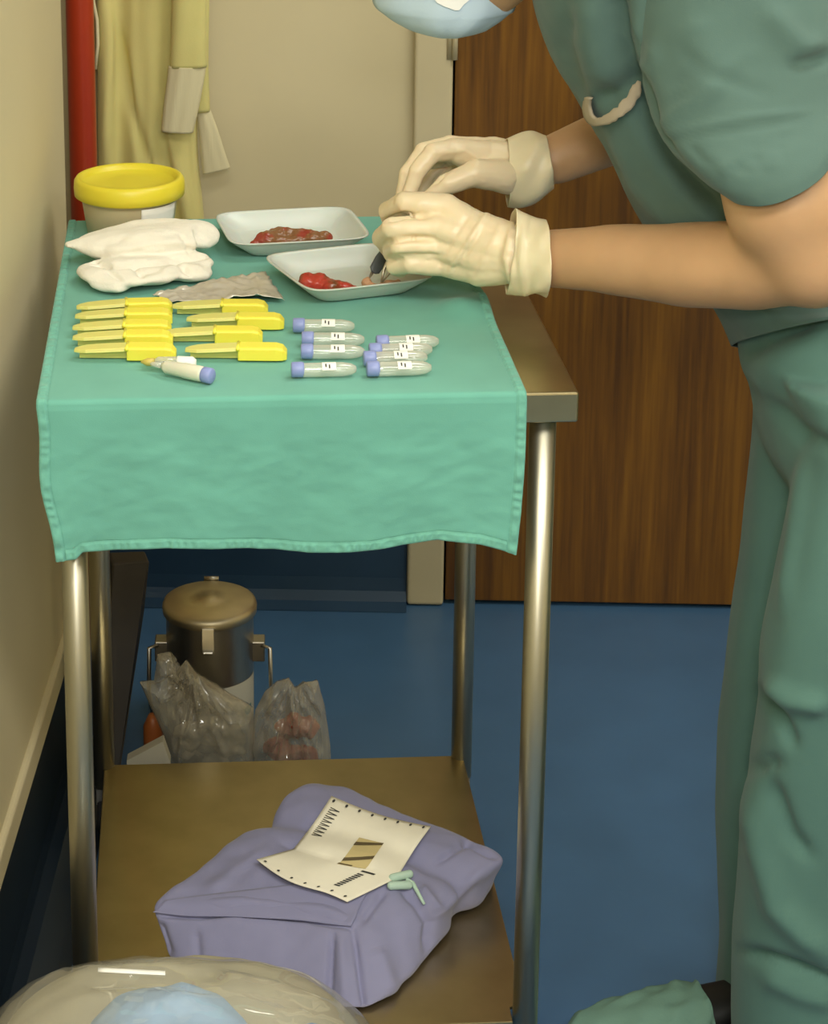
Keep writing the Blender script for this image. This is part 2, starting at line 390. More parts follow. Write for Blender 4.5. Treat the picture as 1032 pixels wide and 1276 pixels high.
# ================================================================== TROLLEY
WL, DL, OX, OF = .5364, .6086, .034, .034
DB = .695
ZS = .108
tr = thing('instrument_trolley', 'stainless steel two-tier trolley with tubular legs under the green drape', 'trolley', T(WL/2, DL/2, 0))
top = MB().box(T, (-OX, -OF, ZT-.036), (WL+OX, DB, ZT)).build('tabletop', STEELTOP, tr, smooth=False); bevel(top, .0028, 3)
LR = .0155
for u, v in ((0, 0), (WL, 0), (0, DL), (WL, DL)):
    lg = MB(); lg.lathe([(LR, .075), (LR, .4), (LR, ZT-.037)], T(u, v, 0), 32)
    leg = lg.build('leg', TUBE_STEEL, tr)
    MB().box(lambda x, y, z: T(u+x, v+y, z), (-.012, -.014, .05), (.012, .014, .075)).build('caster_fork', STEEL, leg, smooth=False)
    MB().lathe([(.012, -.011), (.028, -.011), (.03, -.006), (.03, .006), (.028, .011), (.012, .011)], T(u, v, .03), 28, axis=(ca, sa, 0)).build('caster_wheel', RUBBER, leg)
sh = [T(u, v, ZS-.004) for u, v in ((.017, -.016), (WL-.017, -.016), (WL-.017, .012), (WL+.002, .017), (WL+.002, DL-.015), (WL-.015, DL), (.015, DL), (0, DL-.015), (0, .017), (.017, .012))]
bevel(MB().prism(sh, (0, 0, .004)).build('lower_shelf', STEELTOP, tr, smooth=False), .001)

# ================================================================== DRAPE
U0, U1, VB, VF = -.036, .511, .684, -.0375
HANG = .171
SL = [VB-VF, ]
def drape_bottom(t):     # extra length of the hang along the front edge
    return float(np.interp(t, [0, .045, .06, .25, .42, .55, .7, .83, .92, 1], [.006, .006, -.002, -.004, .002, .008, .004, -.006, -.002, .010]))
RAD = .007
def drape(t, s, lift=0):
    """t 0..1 across, s metres from the back edge"""
    flat = VB-VF-RAD; arc = RAD*math.pi/2
    u = U0+(U1-U0)*t
    if s <= flat:
        v = VB-s; z = ZT+.0022; nv, nz = 0, 1; h = 0
    elif s <= flat+arc:
        a = (s-flat)/RAD; v = VF+RAD-RAD*math.sin(a); z = ZT+.0022-RAD+RAD*math.cos(a); nv, nz = -math.sin(a), math.cos(a); h = 0
    else:
        h = s-flat-arc; v = VF; z = ZT+.0022-RAD-h; nv, nz = -1, 0
    if h > 0:
        k = h/HANG
        z -= drape_bottom(t)*k
        u += (.018*(1-t)**3-.010*t**3)*k*k + .002*math.sin(h*55)*(t < .03)
        wv = .004*math.sin(t*9+.4)*k+.0035*math.sin(t*19+k*2)*k*k+.010*(t**14)*k+.008*((1-t)**14)*k
        v -= .001+abs(.004*k)+wv*.9+.003*k+.0020*fb(t*5+h*9, h*16-t*4, 5)*min(1, k*3)+.0010*fb(t*22+h*30, h*60, 2)*min(1, k*3)
    else:
        ww = .0012*max(0, fb(t*5, s*8, 2))
        # loose ruck at the back right under the hands
        ww += .014*math.exp(-((t-.93)/.05)**2-((s-.43)/.035)**2)+.008*math.exp(-((t-.99)/.04)**2-((s-.40)/.05)**2)
        z += ww
        if s < .42: u += .0
    return T(u, v+nv*lift, z+nz*lift)
TOT = VB-VF-RAD+RAD*math.pi/2+HANG
HW = .013; ht = HW/(U1-U0)
dr = thing('surgical_drape', 'green cotton drape with stitched hem spread over the trolley top', 'drape', T(.24, .3, ZT))
svals = list(np.linspace(0, VB-VF-RAD, 90))[:-1]+list(np.linspace(VB-VF-RAD, VB-VF-RAD+RAD*math.pi/2, 9))[:-1]+list(np.linspace(VB-VF-RAD+RAD*math.pi/2, TOT-HW, 60))
MB().grid([[drape(t, s) for t in np.linspace(ht, 1-ht, 110)] for s in svals]).build('cloth', DRAPE, dr)
def hem_strip(pts_fn, n_along, length):
    rows = []
    for i in range(n_along):
        q = i/(n_along-1); row = []
        for j in range(9):
            c = j/8
            pk = .0015*math.sin(q*length*470+3*math.sin(q*length*90))*max(0, math.sin(c*math.pi))*(.3+.7*abs(fb(q*length*14, 0, 3)))*1.6
            lf = .0016*min(1, math.sin(min(1, c*1.15)*math.pi)*2.2)+pk
            if j in (0, 8): lf = -.0006
            if j == 7: lf = -.0010
            row.append(pts_fn(q, c, lf))
        rows.append(row)
    return MB().grid(rows)
hem_strip(lambda q, c, l: drape(ht*c, q*TOT, l), 420, TOT).build('hem', HEM, dr)
hem_strip(lambda q, c, l: drape(1-ht*c, q*TOT, l), 420, TOT).build('hem', HEM, dr)
hem_strip(lambda q, c, l: drape(ht+(1-2*ht)*q, TOT-HW*c, l), 300, .52).build('hem', HEM, dr)

# ================================================================== OBJECTS ON THE DRAPE
ZD = ZT+.0042
# --- lidded specimen tub
tc_ = Vector((-.226, 2.862, ZD))
tub = thing('specimen_tub', 'round cloudy tub with a bright yellow screw lid at the back corner', 'tub', tc_)
MB().lathe([(.055, 0), (.059, .002), (.066, .050), (.067, .055), (.070, .056), (.0705, .060), (.066, .061)], tc_, 64).build('tub_body', TUBB, tub)
MB().lathe([(.0735, .058), (.0765, .060), (.0772, .070), (.0765, .080), (.0735, .0845), (.070, .0855), (.066, .0835), (.0635, .0785), (.0625, .0770), (.03, .0768), (0, .0768)], tc_, 80).build('lid', YLID, tub)
lab = [[tc_+Vector((math.cos(a)*(.0605+.0006+z*.142), math.sin(a)*(.0605+.0006+z*.142), z+.004)) for a in np.linspace(math.radians(-72), math.radians(-18), 14)] for z in np.linspace(.020, .050, 4)]
solid(MB().grid(lab).build('label_or_highlight', WLAB, tub), .0004)

# --- crumpled gauze
gz = MB(); ZG = ZD
def gp(px, py, z): return at_z(px, py, z)
def flat_roll(mb, pts, rs, sq):
    """soft squashed roll through points: each ring an ellipse"""
    rows = spline([tuple(p)+(r, k) for p, r, k in zip(pts, rs, sq)], 40); rings = []
    for i, r in enumerate(rows):
        p = Vector(r[:3]); q = Vector(rows[min(i+1, 39)][:3])-Vector(rows[max(i-1, 0)][:3]); q.z = 0; q.normalize()
        sd = Vector((-q.y, q.x, 0))
        e = math.sin(math.pi*min(max(i/39, .012), .988))**.35
        rings.append([p+sd*r[3]*e*math.cos(2*math.pi*k/28)+Vector((0, 0, 1))*r[4]*e*math.sin(2*math.pi*k/28) for k in range(28)])
    mb.loft(rings)
flat_roll(gz, [gp(82, 306, ZG+.030), gp(130, 305, ZG+.026), gp(190, 297, ZG+.034), gp(240, 292, ZG+.034), gp(264, 302, ZG+.026)], [.022, .052, .055, .050, .042], [.007, .020, .020, .018, .014])
flat_roll(gz, [gp(110, 330, ZG+.013), gp(150, 337, ZG+.016), gp(210, 330, ZG+.015), gp(262, 325, ZG+.016)], [.04, .060, .055, .050], [.012, .014, .013, .014])
flat_roll(gz, [gp(120, 338, ZG+.012), gp(142, 352, ZG+.010), gp(152, 362, ZG+.008)], [.03, .028, .012], [.012, .010, .006])
flat_roll(gz, [gp(205, 335, ZG+.011), gp(240, 338, ZG+.012), gp(262, 342, ZG+.010)], [.03, .034, .02], [.010, .012, .009])
flat_roll(gz, [gp(225, 285, ZG+.036), gp(248, 284, ZG+.035), gp(262, 296, ZG+.030)], [.018, .02, .014], [.008, .008, .006])
gau = remesh(gz.build('gauze_swab', GAUZE, origin=at_z(180, 330, ZD)), .0022, 5)
crumple(gau, [((22, 40, 50), .004), ((70, 110, 110), .0008)])
sculpt(gau, [([(95, 322), (140, 331), (200, 326), (262, 318)], 3, -.012), ([(150, 318), (190, 308), (235, 306)], 4, -.004), ([(120, 302), (170, 292), (215, 288)], 5, .004), ([(195, 338), (230, 332), (255, 336)], 4, .004), ([(170, 340), (205, 336)], 4, -.004), ([(215, 326), (240, 345)], 3, -.004), ([(130, 335), (152, 350)], 3, -.004), ([(165, 330), (180, 345)], 3, -.005), ([(100, 312), (160, 312), (220, 303), (258, 308)], 6, .004), ([(225, 292), (238, 318)], 3, -.003)])
co, _ = vdata(gau); zz = co[:, 2]; co[:, 2] = np.maximum(zz, .0008); gau.data.vertices.foreach_set('co', co.ravel()); gau.data.update()
tag(gau, 'crumpled white gauze cloth in front of the yellow-lidded tub', 'gauze')

# --- torn foil packet
q = [(190, 373), (250, 352), (335, 341), (354, 377), (300, 379), (235, 377)]
A, B_, Cc, D_ = [at_z(*p, ZD) for p in ((190, 371), (330, 342), (355, 378), (212, 380))]
rows = []
for i in range(44):
    s = i/43; row = []
    for j in range(26):
        t = j/25; p = (A*(1-s)+B_*s)*(1-t)+(D_*(1-s)+Cc*s)*t
        z = .004+.0060*abs(fb(s*6, t*4, 9))+.008*math.exp(-((s-.55)/.16)**2)*math.exp(-((t-.35)/.3)**2)+.007*math.exp(-((t-1)/.12)**2)*(s > .45)*math.sin((s-.45)/.55*math.pi)
        row.append(p+Vector((.003*fb(s*8, t*8, 2), .008*fb(s*9, 0, 4)*(t < .2), z)))
    rows.append(row)
fo = solid(MB().grid(rows).build('foil_packet', FOIL, origin=(A+Cc)/2), .0006)
tag(fo, 'crumpled torn silver foil packet behind the yellow clips', 'packet')

# --- weigh boats with tissue
def tray(name, corner, ex, ey, label, h=.024):
    root = thing(name, label, 'tray', corner+(ex+ey)/2+Vector((0, 0, ZD-corner.z)), 'specimen trays')
    c = root.location.copy(); hx, hy = ex/2, ey/2
    def rr(k, z, dx=0): 
        ax, ay = hx*k-hx.normalized()*dx, hy*k-hy.normalized()*dx
        return superring(c+Vector((0, 0, z)), ax, ay, 96, 6.5)
    rings = [rr(.66, .0005), rr(.70, .0008), rr(.725, .003), rr(.95, h-.004), rr(.965, h-.0015), rr(1.0, h), rr(1.0, h+.0014), rr(.96, h+.0012), rr(.945, h-.002), rr(.70, .0045), rr(.67, .0028), rr(.5, .0024)]
    MB().loft(rings).build('tray_shell', TRAY, root)
    return root
tr1 = tray('specimen_tray', Vector((-.112, 2.887, ZD)), Vector((.192, .036, 0)), Vector((.031, -.162, 0)), 'rear white plastic tray holding a long brown tissue piece')
tr2 = tray('specimen_tray', Vector((-.043, 2.684, ZD)), Vector((.167, .061, 0)), Vector((.0655, -.161, 0)), 'front white plastic tray under the gloved hands holding red tissue')
ZB = ZD+.0035
def lump(mb, px, py, z, r, sx=1, sz=1, rot=0):
    ellipsoid(mb, at_z(px, py, z), r*sx, r, r*sz, Matrix.Rotation(rot, 3, 'Z'), 18)
def flesh(name, lumps, m, label, vox=.0016, cat='tissue'):
    mb = MB()
    for l in lumps: lump(mb, *l)
    for a, b in zip(lumps, lumps[1:]):
        capsule(mb, at_z(a[0], a[1], a[2]), at_z(b[0], b[1], b[2]), a[3]*.86, b[3]*.86)
    o = remesh(mb.build(name, m, origin=at_z(lumps[0][0], lumps[0][1], ZB)), vox, 14)
    crumple(o, [((70, 70, 70), .003), ((180, 180, 180), .0012)])
    co, _ = vdata(o); co[:, 2] = np.maximum(co[:, 2], .0014); o.data.vertices.foreach_set('co', co.ravel()); o.data.update()
    return tag(o, label, cat)
f1 = flesh('tissue_piece', [(330, 300, ZB+.012, .013, 1.2, .9), (350, 294, ZB+.013, .014, 1.5, .95), (372, 295, ZB+.012, .013, 1.4, .9), (392, 297, ZB+.012, .012, 1.3, .9), (405, 296, ZB+.012, .010, 1, .95), (320, 305, ZB+.008, .008, 1.3, .8)], FLESHB, 'long brown and red tissue piece lying in the rear tray')
f2 = flesh('tissue_piece', [(382, 352, ZB+.013, .013, .9, .9), (398, 353, ZB+.012, .014, 1.1, .9), (415, 358, ZB+.011, .012, 1.2, .85), (432, 359, ZB+.009, .009, 1.3, .8), (444, 361, ZB+.006, .006, 1.4, .8)], FLESH, 'raw red tissue piece with dark tail lying in the front tray')
f3 = flesh('tissue_piece', [(458, 352, ZB+.009, .007, .9, 1.1), (466, 357, ZB+.006, .006, 1.2, .8), (475, 356, ZB+.006, .005, 1.3, .9), (486, 354, ZB+.006, .006, 1.2, .8), (495, 352, ZB+.006, .005, 1.2, .7)], PALEF, 'small pale tissue scrap at the forceps tips in the front tray')

# --- yellow clips
cl = thing('plastic_clip', '', 'clip', (0, 0, 0), 'yellow clips laid out in two columns')
# handle block: top face, front skirt, chamfered right end
hr = []
for x, y0, y1, z1 in [(0, -.011, .0115, .0155), (.002, -.0115, .012, .0165), (.044, -.0115, .012, .0165), (.052, -.0105, .0115, .0145), (.057, -.007, .009, .0090)]:
    hr.append([Vector((x, y0, .0005)), Vector((x, y1, .0005)), Vector((x, y1, z1*.9)), Vector((x, y1-.002, z1)), Vector((x, y0+.002, z1)), Vector((x, y0, z1*.88))])
bevel(MB().loft(hr).build('handle', YEL, cl, smooth=False), .0008)
fr_ = []
for x, hy, z0, th in [(.001, .0095, .0115, .0040), (-.002, .0118, .0115, .0045), (-.030, .0120, .0100, .0045), (-.048, .0112, .0090, .0042), (-.057, .0075, .0084, .0038), (-.062, .0048, .0080, .003)]:
    fr_.append([Vector((x, -hy, z0)), Vector((x, hy, z0)), Vector((x, hy*.85, z0+th)), Vector((x, -hy*.85, z0+th))])
bevel(MB().loft(fr_).build('flap', YELP, cl, smooth=False), .0008)
MB().box(ID, (-.056, -.0012, .0003), (.002, .0012, .0088)).build('keel', YELP, cl, smooth=False)
MB().tube([(0, -.0122, .0145), (0, .0125, .0145)], .0024, 10).build('hinge_pin', YEL, cl)
clips = [(158, 386, .10), (157, 398.5, .05), (155, 413, .04), (156, 426, .02), (159, 442, -.02), (277, 387, -.01), (296, 403.5, -.03), (268, 421, .0), (297, 442, -.03)]
words = ['back-most yellow clip of the left column beside the foil packet', 'yellow clip second from the back in the left column', 'yellow clip in the middle of the left column', 'yellow clip second from the front in the left column',
         'front-most yellow clip of the left column behind the tubes', 'back-most yellow clip of the right column against the foil packet', 'yellow clip second from the back in the right column', 'yellow clip second from the front in the right column', 'front-most yellow clip of the right column']
for i, (px, py, a) in enumerate(clips):
    o = cl if i == 0 else copy_tree(cl)
    o.location = at_z(px, py+4, ZD); o.rotation_euler = (0, 0, a); o['label'] = words[i]

# --- vials
def make_vial(label, r=.0082, L_=.062, capm=BCAP, group='capped vials on the drape'):
    v = thing('vial', label, 'vial', (0, 0, 0), group)
    MB().lathe([(r*.98, 0), (r, .001), (r, L_*.74), (r*.8, L_*.9), (r*.45, L_*.985), (0, L_)], (.012, 0, r), 24, axis=(1, 0, 0)).build('tube', VIAL, v)
    MB().lathe([(r*.9, -.001), (r*1.08, 0), (r*1.1, .011), (r*1.0, .0135)], (0, 0, r*1.1), 24, axis=(1, 0, 0)).build('cap', capm, v)
    P = [[Vector((x, math.cos(a)*(r+.0003), r+math.sin(a)*(r+.0003))) for x in np.linspace(.034, .050, 6)] for a in np.linspace(math.radians(60), math.radians(165), 12)]
    lb = MB().grid(P).build('label', WLAB, v)
    k = MB()
    for x, a0, a1 in ((.0375, 110, 140), (.0415, 118, 150)):
        k.grid([[Vector((xx, math.cos(a)*(r+.0006), r+math.sin(a)*(r+.0006))) for xx in (x, x+.0016)] for a in np.linspace(math.radians(a0), math.radians(a1), 5)])
    k.build('print_marks', INK, lb)
    return v
v0 = make_vial('')
# (cap px, cap py, turn)
vial_spots = [(366, 411, -.02, 'clear blue-capped vial at the back of the left vial cluster'), (377, 428, -.02, 'clear blue-capped vial in the middle of the left vial cluster'), (376, 444, .02, 'clear blue-capped vial at the front of the left vial cluster'),
              (364, 467, .06, 'clear blue-capped vial lying alone in front of the left cluster'),
              (470, 433, .10, 'clear blue-capped vial at the back of the right vial cluster'), (461, 443, .10, 'clear blue-capped vial second from the back in the right cluster'), (454, 453, .10, 'clear blue-capped vial second from the front in the right cluster'), (458, 466, .09, 'clear blue-capped vial at the front of the right vial cluster')]
for i, (px, py, a, lb) in enumerate(vial_spots):
    o = v0 if i == 0 else copy_tree(v0)
    o.location = at_z(px, py+3, ZD); o.rotation_euler = (0, 0, a); o['label'] = lb
# two loose tubes by the clips
t1 = thing('specimen_tube', 'white-bodied tube with blue end cap lying in front of the clips', 'tube', at_z(228, 472, ZD)); p0 = t1.location
ax = (at_z(268, 476, ZD)-at_z(205, 463, ZD)).normalized(); b0 = at_z(208, 467, ZD)+Vector((0, 0, .0095))
MB().lathe([(.004, -.006), (.0078, 0), (.0082, .022), (.009, .024), (.009, .046), (.0085, .049)], b0, 28, axis=ax).build('tube_body', mat('milky_tube', '#DDDCC8', .35, sss=.2), t1)
MB().lathe([(.0083, .0492), (.0090, .050), (.0090, .060), (.007, .0615)], b0, 28, axis=ax).build('cap', BCAP, t1)
MB().lathe([(.0015, -.022), (.0028, -.019), (.0034, -.0061)], b0, 16, axis=ax).build('nozzle', VIAL, t1)
t2 = thing('specimen_tube', 'white-capped tube with amber tip lying behind the blue-capped one', 'tube', at_z(212, 456, ZD))
ax = Vector((1, -.06, 0)).normalized(); b0 = at_z(193, 459, ZD)+Vector((0, 0, .0075))
MB().lathe([(.004, 0), (.0066, .004), (.007, .026)], b0, 24, axis=ax).build('tube_body', VIAL, t2)
MB().lathe([(.0074, .026), (.0078, .027), (.0074, .044), (.004, .048)], b0, 24, axis=ax).build('cap', WLAB, t2)
MB().lathe([(.0012, -.016), (.0045, -.009), (.005, -.0004)], b0, 16, axis=ax).build('tip', mat('amber_tip', '#C9B45A', .4), t2)

# ================================================================== PURPLE WRAPPED PACK
PZ = ZS+.001
pk = thing('wrapped_instrument_pack', 'lavender cloth-wrapped instrument pack tied with cord on the lower shelf', 'pack', Vector((.06, 2.45, PZ)))
c_t = {(-1, -1): Vector((.082, 2.362, .166)), (-1, 1): Vector((-.200, 2.412, .166)), (1, -1): Vector((.302, 2.522, .178)), (1, 1): Vector((.030, 2.672, .212))}
c_b = {(-1, -1): Vector((.098, 2.262, PZ)), (-1, 1): Vector((-.172, 2.378, PZ)), (1, -1): Vector((.292, 2.572, PZ)), (1, 1): Vector((.035, 2.700, PZ))}
def pmap(x, y, z):
    t = Vector(); b = Vector()
    for (i, j) in c_t:
        wgt = (1+i*x)/2*(1+j*y)/2; t += c_t[(i, j)]*wgt; b += c_b[(i, j)]*wgt
    return b+(t-b)*((z+1)/2)
V = []; bmx = bmesh.new(); bmesh.ops.create_cube(bmx, size=2); bmesh.ops.subdivide_edges(bmx, edges=bmx.edges, cuts=100, use_grid_fill=True)
for v in bmx.verts:
    x, y, z = v.co; p = 9.0
    m_ = max(abs(x), abs(y), abs(z)); l = (abs(x)**p+abs(y)**p+abs(z)**p)**(1/p); k = m_/l
    x, y, z = x*k, y*k, z*k
    v.co = pmap(x, y, z)
    bul = (1-x*x)*(1-y*y)
    if z > -.5: v.co.z += .012*bul*(z+.5)
    # waist where the cord ties round the far third
    gg = math.exp(-((x-.33)/.13)**2)
    v.co.z -= .012*gg*(z+1)/2
    if abs(y) > .5:
        v.co += (pmap(x, 0, z)-pmap(x, y, z)).normalized()*.014*gg*(abs(y)-.5)*2
me = bpy.data.meshes.new('t'); bmx.to_mesh(me); bmx.free()
wrap = obj('wrap_cloth', [v.co for v in me.vertices], [tuple(p.vertices) for p in me.polygons], PURPLE, pk)
crumple(wrap, [((14, 14, 20), .006), ((40, 40, 40), .0022)])
sculpt(wrap, [([(195, 1141), (250, 1141), (300, 1137), (380, 1145), (438, 1156)], 3.5, -.007), ([(200, 1130), (300, 1124), (400, 1134), (438, 1145)], 7, .006),
              ([(415, 1165), (410, 1250)], 4, -.008), ([(425, 1165), (430, 1250)], 8, .006), ([(440, 1160), (448, 1210), (455, 1262)], 4, -.008), ([(245, 1160), (248, 1200)], 5, -.004),
              ([(500, 1105), (520, 1125), (535, 1150), (532, 1185)], 6, -.010), ([(525, 1105), (548, 1135)], 6, .007), ([(545, 1075), (595, 1040)], 4, -.006), ([(575, 1045), (618, 1068)], 4, -.008),
              ([(480, 1110), (450, 1150)], 5, -.005), ([(350, 1050), (390, 1062), (420, 1070)], 5, -.006), ([(200, 1150), (212, 1190)], 5, -.005), ([(260, 1110), (330, 1060)], 8, .004), ([(470, 1180), (490, 1240)], 10, .006), ([(600, 1085), (545, 1140)], 6, .005)])
co, _ = vdata(wrap); co[:, 2] = np.maximum(co[:, 2], 0); wrap.data.vertices.foreach_set('co', co.ravel()); wrap.data.update()
bw = bvh(wrap)
def on_pack(px, py, off):
    h, n = hit(bw, px, py)
    return h+n*off if h else at_z(px, py, .185)
# folded-over cloth layer whose edge shows as a dark line above the front side
def patch(bv, quad, nu, nv, off, edge=.0, fall=None):
    P = []
    for i in range(nu):
        s = i/(nu-1); row = []
        for j in range(nv):
            t = j/(nv-1)
            a = [quad[0][k]*(1-s)+quad[1][k]*s for k in (0, 1)]; b = [quad[3][k]*(1-s)+quad[2][k]*s for k in (0, 1)]
            x, y = a[0]*(1-t)+b[0]*t, a[1]*(1-t)+b[1]*t
            h, n = hit(bv, x, y)
            row.append(h+n*(off+(edge if t > .85 else 0)) if h else (row[-1] if row else at_z(x, y, .18)))
        P.append(row)
    return P
fl = patch(bw, [(206, 1124), (470, 1090), (437, 1154), (192, 1138)], 60, 16, .003, .002)
G = np.array([[tuple(p) for p in r] for r in fl])
for it in range(40):
    G2 = G.copy(); G2[1:-1, 1:-1] = (G[:-2, 1:-1]+G[2:, 1:-1]+G[1:-1, :-2]+G[1:-1, 2:])/4
    for j in (0, -1): G2[1:-1, j] = (G[:-2, j]+G[2:, j])/2
    G = G2
solid(MB().grid([[Vector(p) for p in r] for r in G]).build('wrap_flap', PURPLE, pk), .0016, 1)
# label card, folded in a shallow valley and tucked under the cord
def bil(q, s, t): return ((q[0][0]*(1-s)+q[1][0]*s)*(1-t)+(q[3][0]*(1-s)+q[2][0]*s)*t, (q[0][1]*(1-s)+q[1][1]*s)*(1-t)+(q[3][1]*(1-s)+q[2][1]*s)*t)
def lift_card(px, py, extra=0): 
    h, n = hit(bw, px, py)
    return (h if h else at_z(px, py, .19))
q1 = [(413, 992), (537, 1030), (495, 1094), (366, 1058)]; q2 = [(366, 1058), (495, 1094), (433, 1124), (320, 1071)]
def card_at(q, s, t, k):
    x, y = bil(q, s, t)
    if k == 0: y += 5*math.sin(s*math.pi)*(1-t)-3*math.sin(math.pi*t)*(s-.5)*2; lf = .010+.018*(1-t)+.002*math.sin(s*5)
    else: y += 13*math.sin(min(1, s*1.3)*math.pi)*t*(1-.5*s)*.8; lf = .010+.006*t*(1-s)+.004*t
    h, n = hit(bw, x, y)
    base = at_z(x, y, .192+.012*(1-t if k == 0 else 0)) if h is None else h
    v = (Vector((0, 0, CZ))-base).normalized()
    return base+v*lf
cm = MB().grid([[card_at(q1, s, t, 0) for s in np.linspace(0, 1, 30)] for t in np.linspace(0, 1, 18)]+[[card_at(q2, s, t, 1) for s in np.linspace(0, 1, 30)] for t in np.linspace(0, 1, 14)][1:])
card = cm.build('label_card', PAPER, pk)
co, _ = vdata(card)
for it in range(6):   # relax the sheet so that it does not copy every crease below it
    G = co.reshape(31, 30, 3); G2 = G.copy(); G2[1:-1, 1:-1] = (G[:-2, 1:-1]+G[2:, 1:-1]+G[1:-1, :-2]+G[1:-1, 2:])/4; G2[0, 1:-1] = (G[0, :-2]+G[0, 2:])/2; G2[-1, 1:-1] = (G[-1, :-2]+G[-1, 2:])/2; G2[1:-1, 0] = (G[:-2, 0]+G[2:, 0])/2; G2[1:-1, -1] = (G[:-2, -1]+G[2:, -1])/2; G2[17] = G[17]; co = G2.reshape(-1, 3)
card.data.vertices.foreach_set('co', co.ravel()); card.data.update(); solid(card, .0008, 0)
card['label'] = 'cream folded label card with punched edge holes'
def card_pt(u, v, off):
    """u 0..1 across, v 0..1 from the top edge to the fold, 1..2 below the fold"""
    r = (v*17) if v <= 1 else 17+(v-1)*13
    r = min(max(r, 0), 29.999); c = min(max(u*29, 0), 28.999); i, j = int(r), int(c); fr, fc = r-i, c-j
    g = co.reshape(31, 30, 3)
    p = (g[i, j]*(1-fr)+g[i+1, j]*fr)*(1-fc)+(g[i, j+1]*(1-fr)+g[i+1, j+1]*fr)*fc
    n = np.cross(g[i, j+1]-g[i, j], g[i+1, j]-g[i, j]); n = n/np.linalg.norm(n)
    if n[2] < 0: n = -n
    return Vector(p+n*off)+pko
pko = absloc(pk)
def print_dot(u, v, ru, rv, off=.0024):
    MB().add([card_pt(u+ru*math.cos(a), v+rv*math.sin(a), off) for a in np.linspace(0, 2*math.pi, 11)[:-1]], [tuple(range(10))]).build('punched_hole', INK, card, smooth=False)
def print_quad(name, m, qd, off=.0014, n=8):
    MB().grid([[card_pt((qd[0][0]*(1-s)+qd[1][0]*s)*(1-t)+(qd[3][0]*(1-s)+qd[2][0]*s)*t, (qd[0][1]*(1-s)+qd[1][1]*s)*(1-t)+(qd[3][1]*(1-s)+qd[2][1]*s)*t, off) for t in np.linspace(0, 1, n)] for s in np.linspace(0, 1, n)]).build(name, m, card, smooth=False)
for i in range(8): print_dot(.05+i*.128, .07, .012, .026)
for i in range(7): print_dot(.06+i*.145, 1.92, .012, .030)
for i in range(8):                       # a column of small bold letters, read from below
    v = .16+i*.067
    MB().add([card_pt(.055+x*.10, v+y*.05, .0014) for x, y in ((0, 0), (.95, .38), (.95, .62), (0, 1), (0, .74), (.66, .5), (0, .26))], [(0, 1, 5, 6), (1, 2, 5), (2, 3, 4, 5)]).build('printed_letter', INK, card, smooth=False)
for i in range(9):
    v = 1.20+i*.062
    MB().add([card_pt(.71+x*.06, v+y*.04, .0014) for x, y in ((0, 0), (1, 0), (1, 1), (0, 1))], [(0, 1, 2, 3)]).build('printed_letter', INK, card, smooth=False)
print_quad('printed_bar', INK, [(.70, 1.08), (.83, 1.08), (.83, 1.13), (.70, 1.13)])
print_quad('indicator_tape', TAPE, [(.46, .50), (.70, .50), (.70, 1.02), (.46, 1.10)], .0016)
print_quad('tape_stripe', TAPEINK, [(.46, .60), (.70, .50), (.70, .55), (.46, .67)], .0021)
print_quad('tape_stripe', TAPEINK, [(.46, .92), (.70, .76), (.70, .82), (.46, .99)], .0021)
print_quad('tape_stripe', TAPEINK, [(.46, 1.05), (.58, 1.02), (.58, 1.06), (.46, 1.10)], .0021)
tie = MB()
for a, b in (((488, 1098), (508, 1093)), ((487, 1108), (508, 1105))):
    capsule(tie, on_pack(*a, .006), on_pack(*b, .006), .0055, .0055, 12)
tie.tube([on_pack(x, y, .0035) for x, y in [(505, 1098), (514, 1103), (521, 1112), (527, 1122), (530, 1127)]], [.0035, .003, .0026, .0022, .0016], 8)
tie.build('tie_cord', MINT, pk)

# ================================================================== BEHIND THE SHELF, ON THE FLOOR
cc = Vector((-.131, 3.12, 0)); CR = .070
can = thing('steel_canister', 'lidded round stainless canister with side handles standing behind the shelf', 'canister', cc)
MB().lathe([(CR*.96, .001), (CR, .004), (CR, .10), (CR, .235), (CR*1.02, .238)], cc, 64).build('canister_body', STEEL, can)
MB().lathe([(CR*1.03, .232), (CR*1.07, .234), (CR*1.08, .243), (CR*1.05, .249), (CR*1.0, .2505), (CR*.97, .2520), (CR*.5, .2545), (CR*.2, .2555), (CR*.17, .2575), (0, .258)], cc, 64).build('lid', mat('satin_steel_lid', '#CFC2A4', .45, 1, var=(20, .08)), can)
la = MB().box(lambda x, y, z: cc+Vector((x, y-CR-.004, z)), (-.010, -.004, .198), (.010, .004, .240)); la.tube([cc+Vector((-.008, -CR-.010, .200)), cc+Vector((.008, -CR-.010, .200))], .004, 10)
bevel(la.build('latch', STEEL, can, smooth=False), .0012)
for sgn in (-1, 1):
    e = MB().box(lambda x, y, z: cc+Vector((sgn*(CR+x), y, z)), (-.004, -.014, .150), (.018, .014, .185))
    bevel(e.build('bracket', STEEL, can, smooth=False), .002)
    MB().tube([cc+Vector((sgn*(CR+.013), -.012, .178)), cc+Vector((sgn*(CR+.026), -.02, .178)), cc+Vector((sgn*(CR+.028), -.02, .10)), cc+Vector((sgn*(CR+.022), -.016, .05))], .0035, 10).build('handle', STEEL, can)
MB().lathe([(.004, -.012), (.004, .012)], cc+Vector((0, CR*1.08, .252)), 12, axis=(1, 0, 0)).build('lid_hinge', STEEL, can)
P = [[cc+Vector((math.cos(a)*(CR+.0006), math.sin(a)*(CR+.0006), z)) for a in np.linspace(math.radians(-82), math.radians(-8), 16)] for z in np.linspace(.055, .132, 4)]
lb = MB().grid(P).build('label_or_highlight', mat('greyed_label', '#D3D0C0', .7), can)
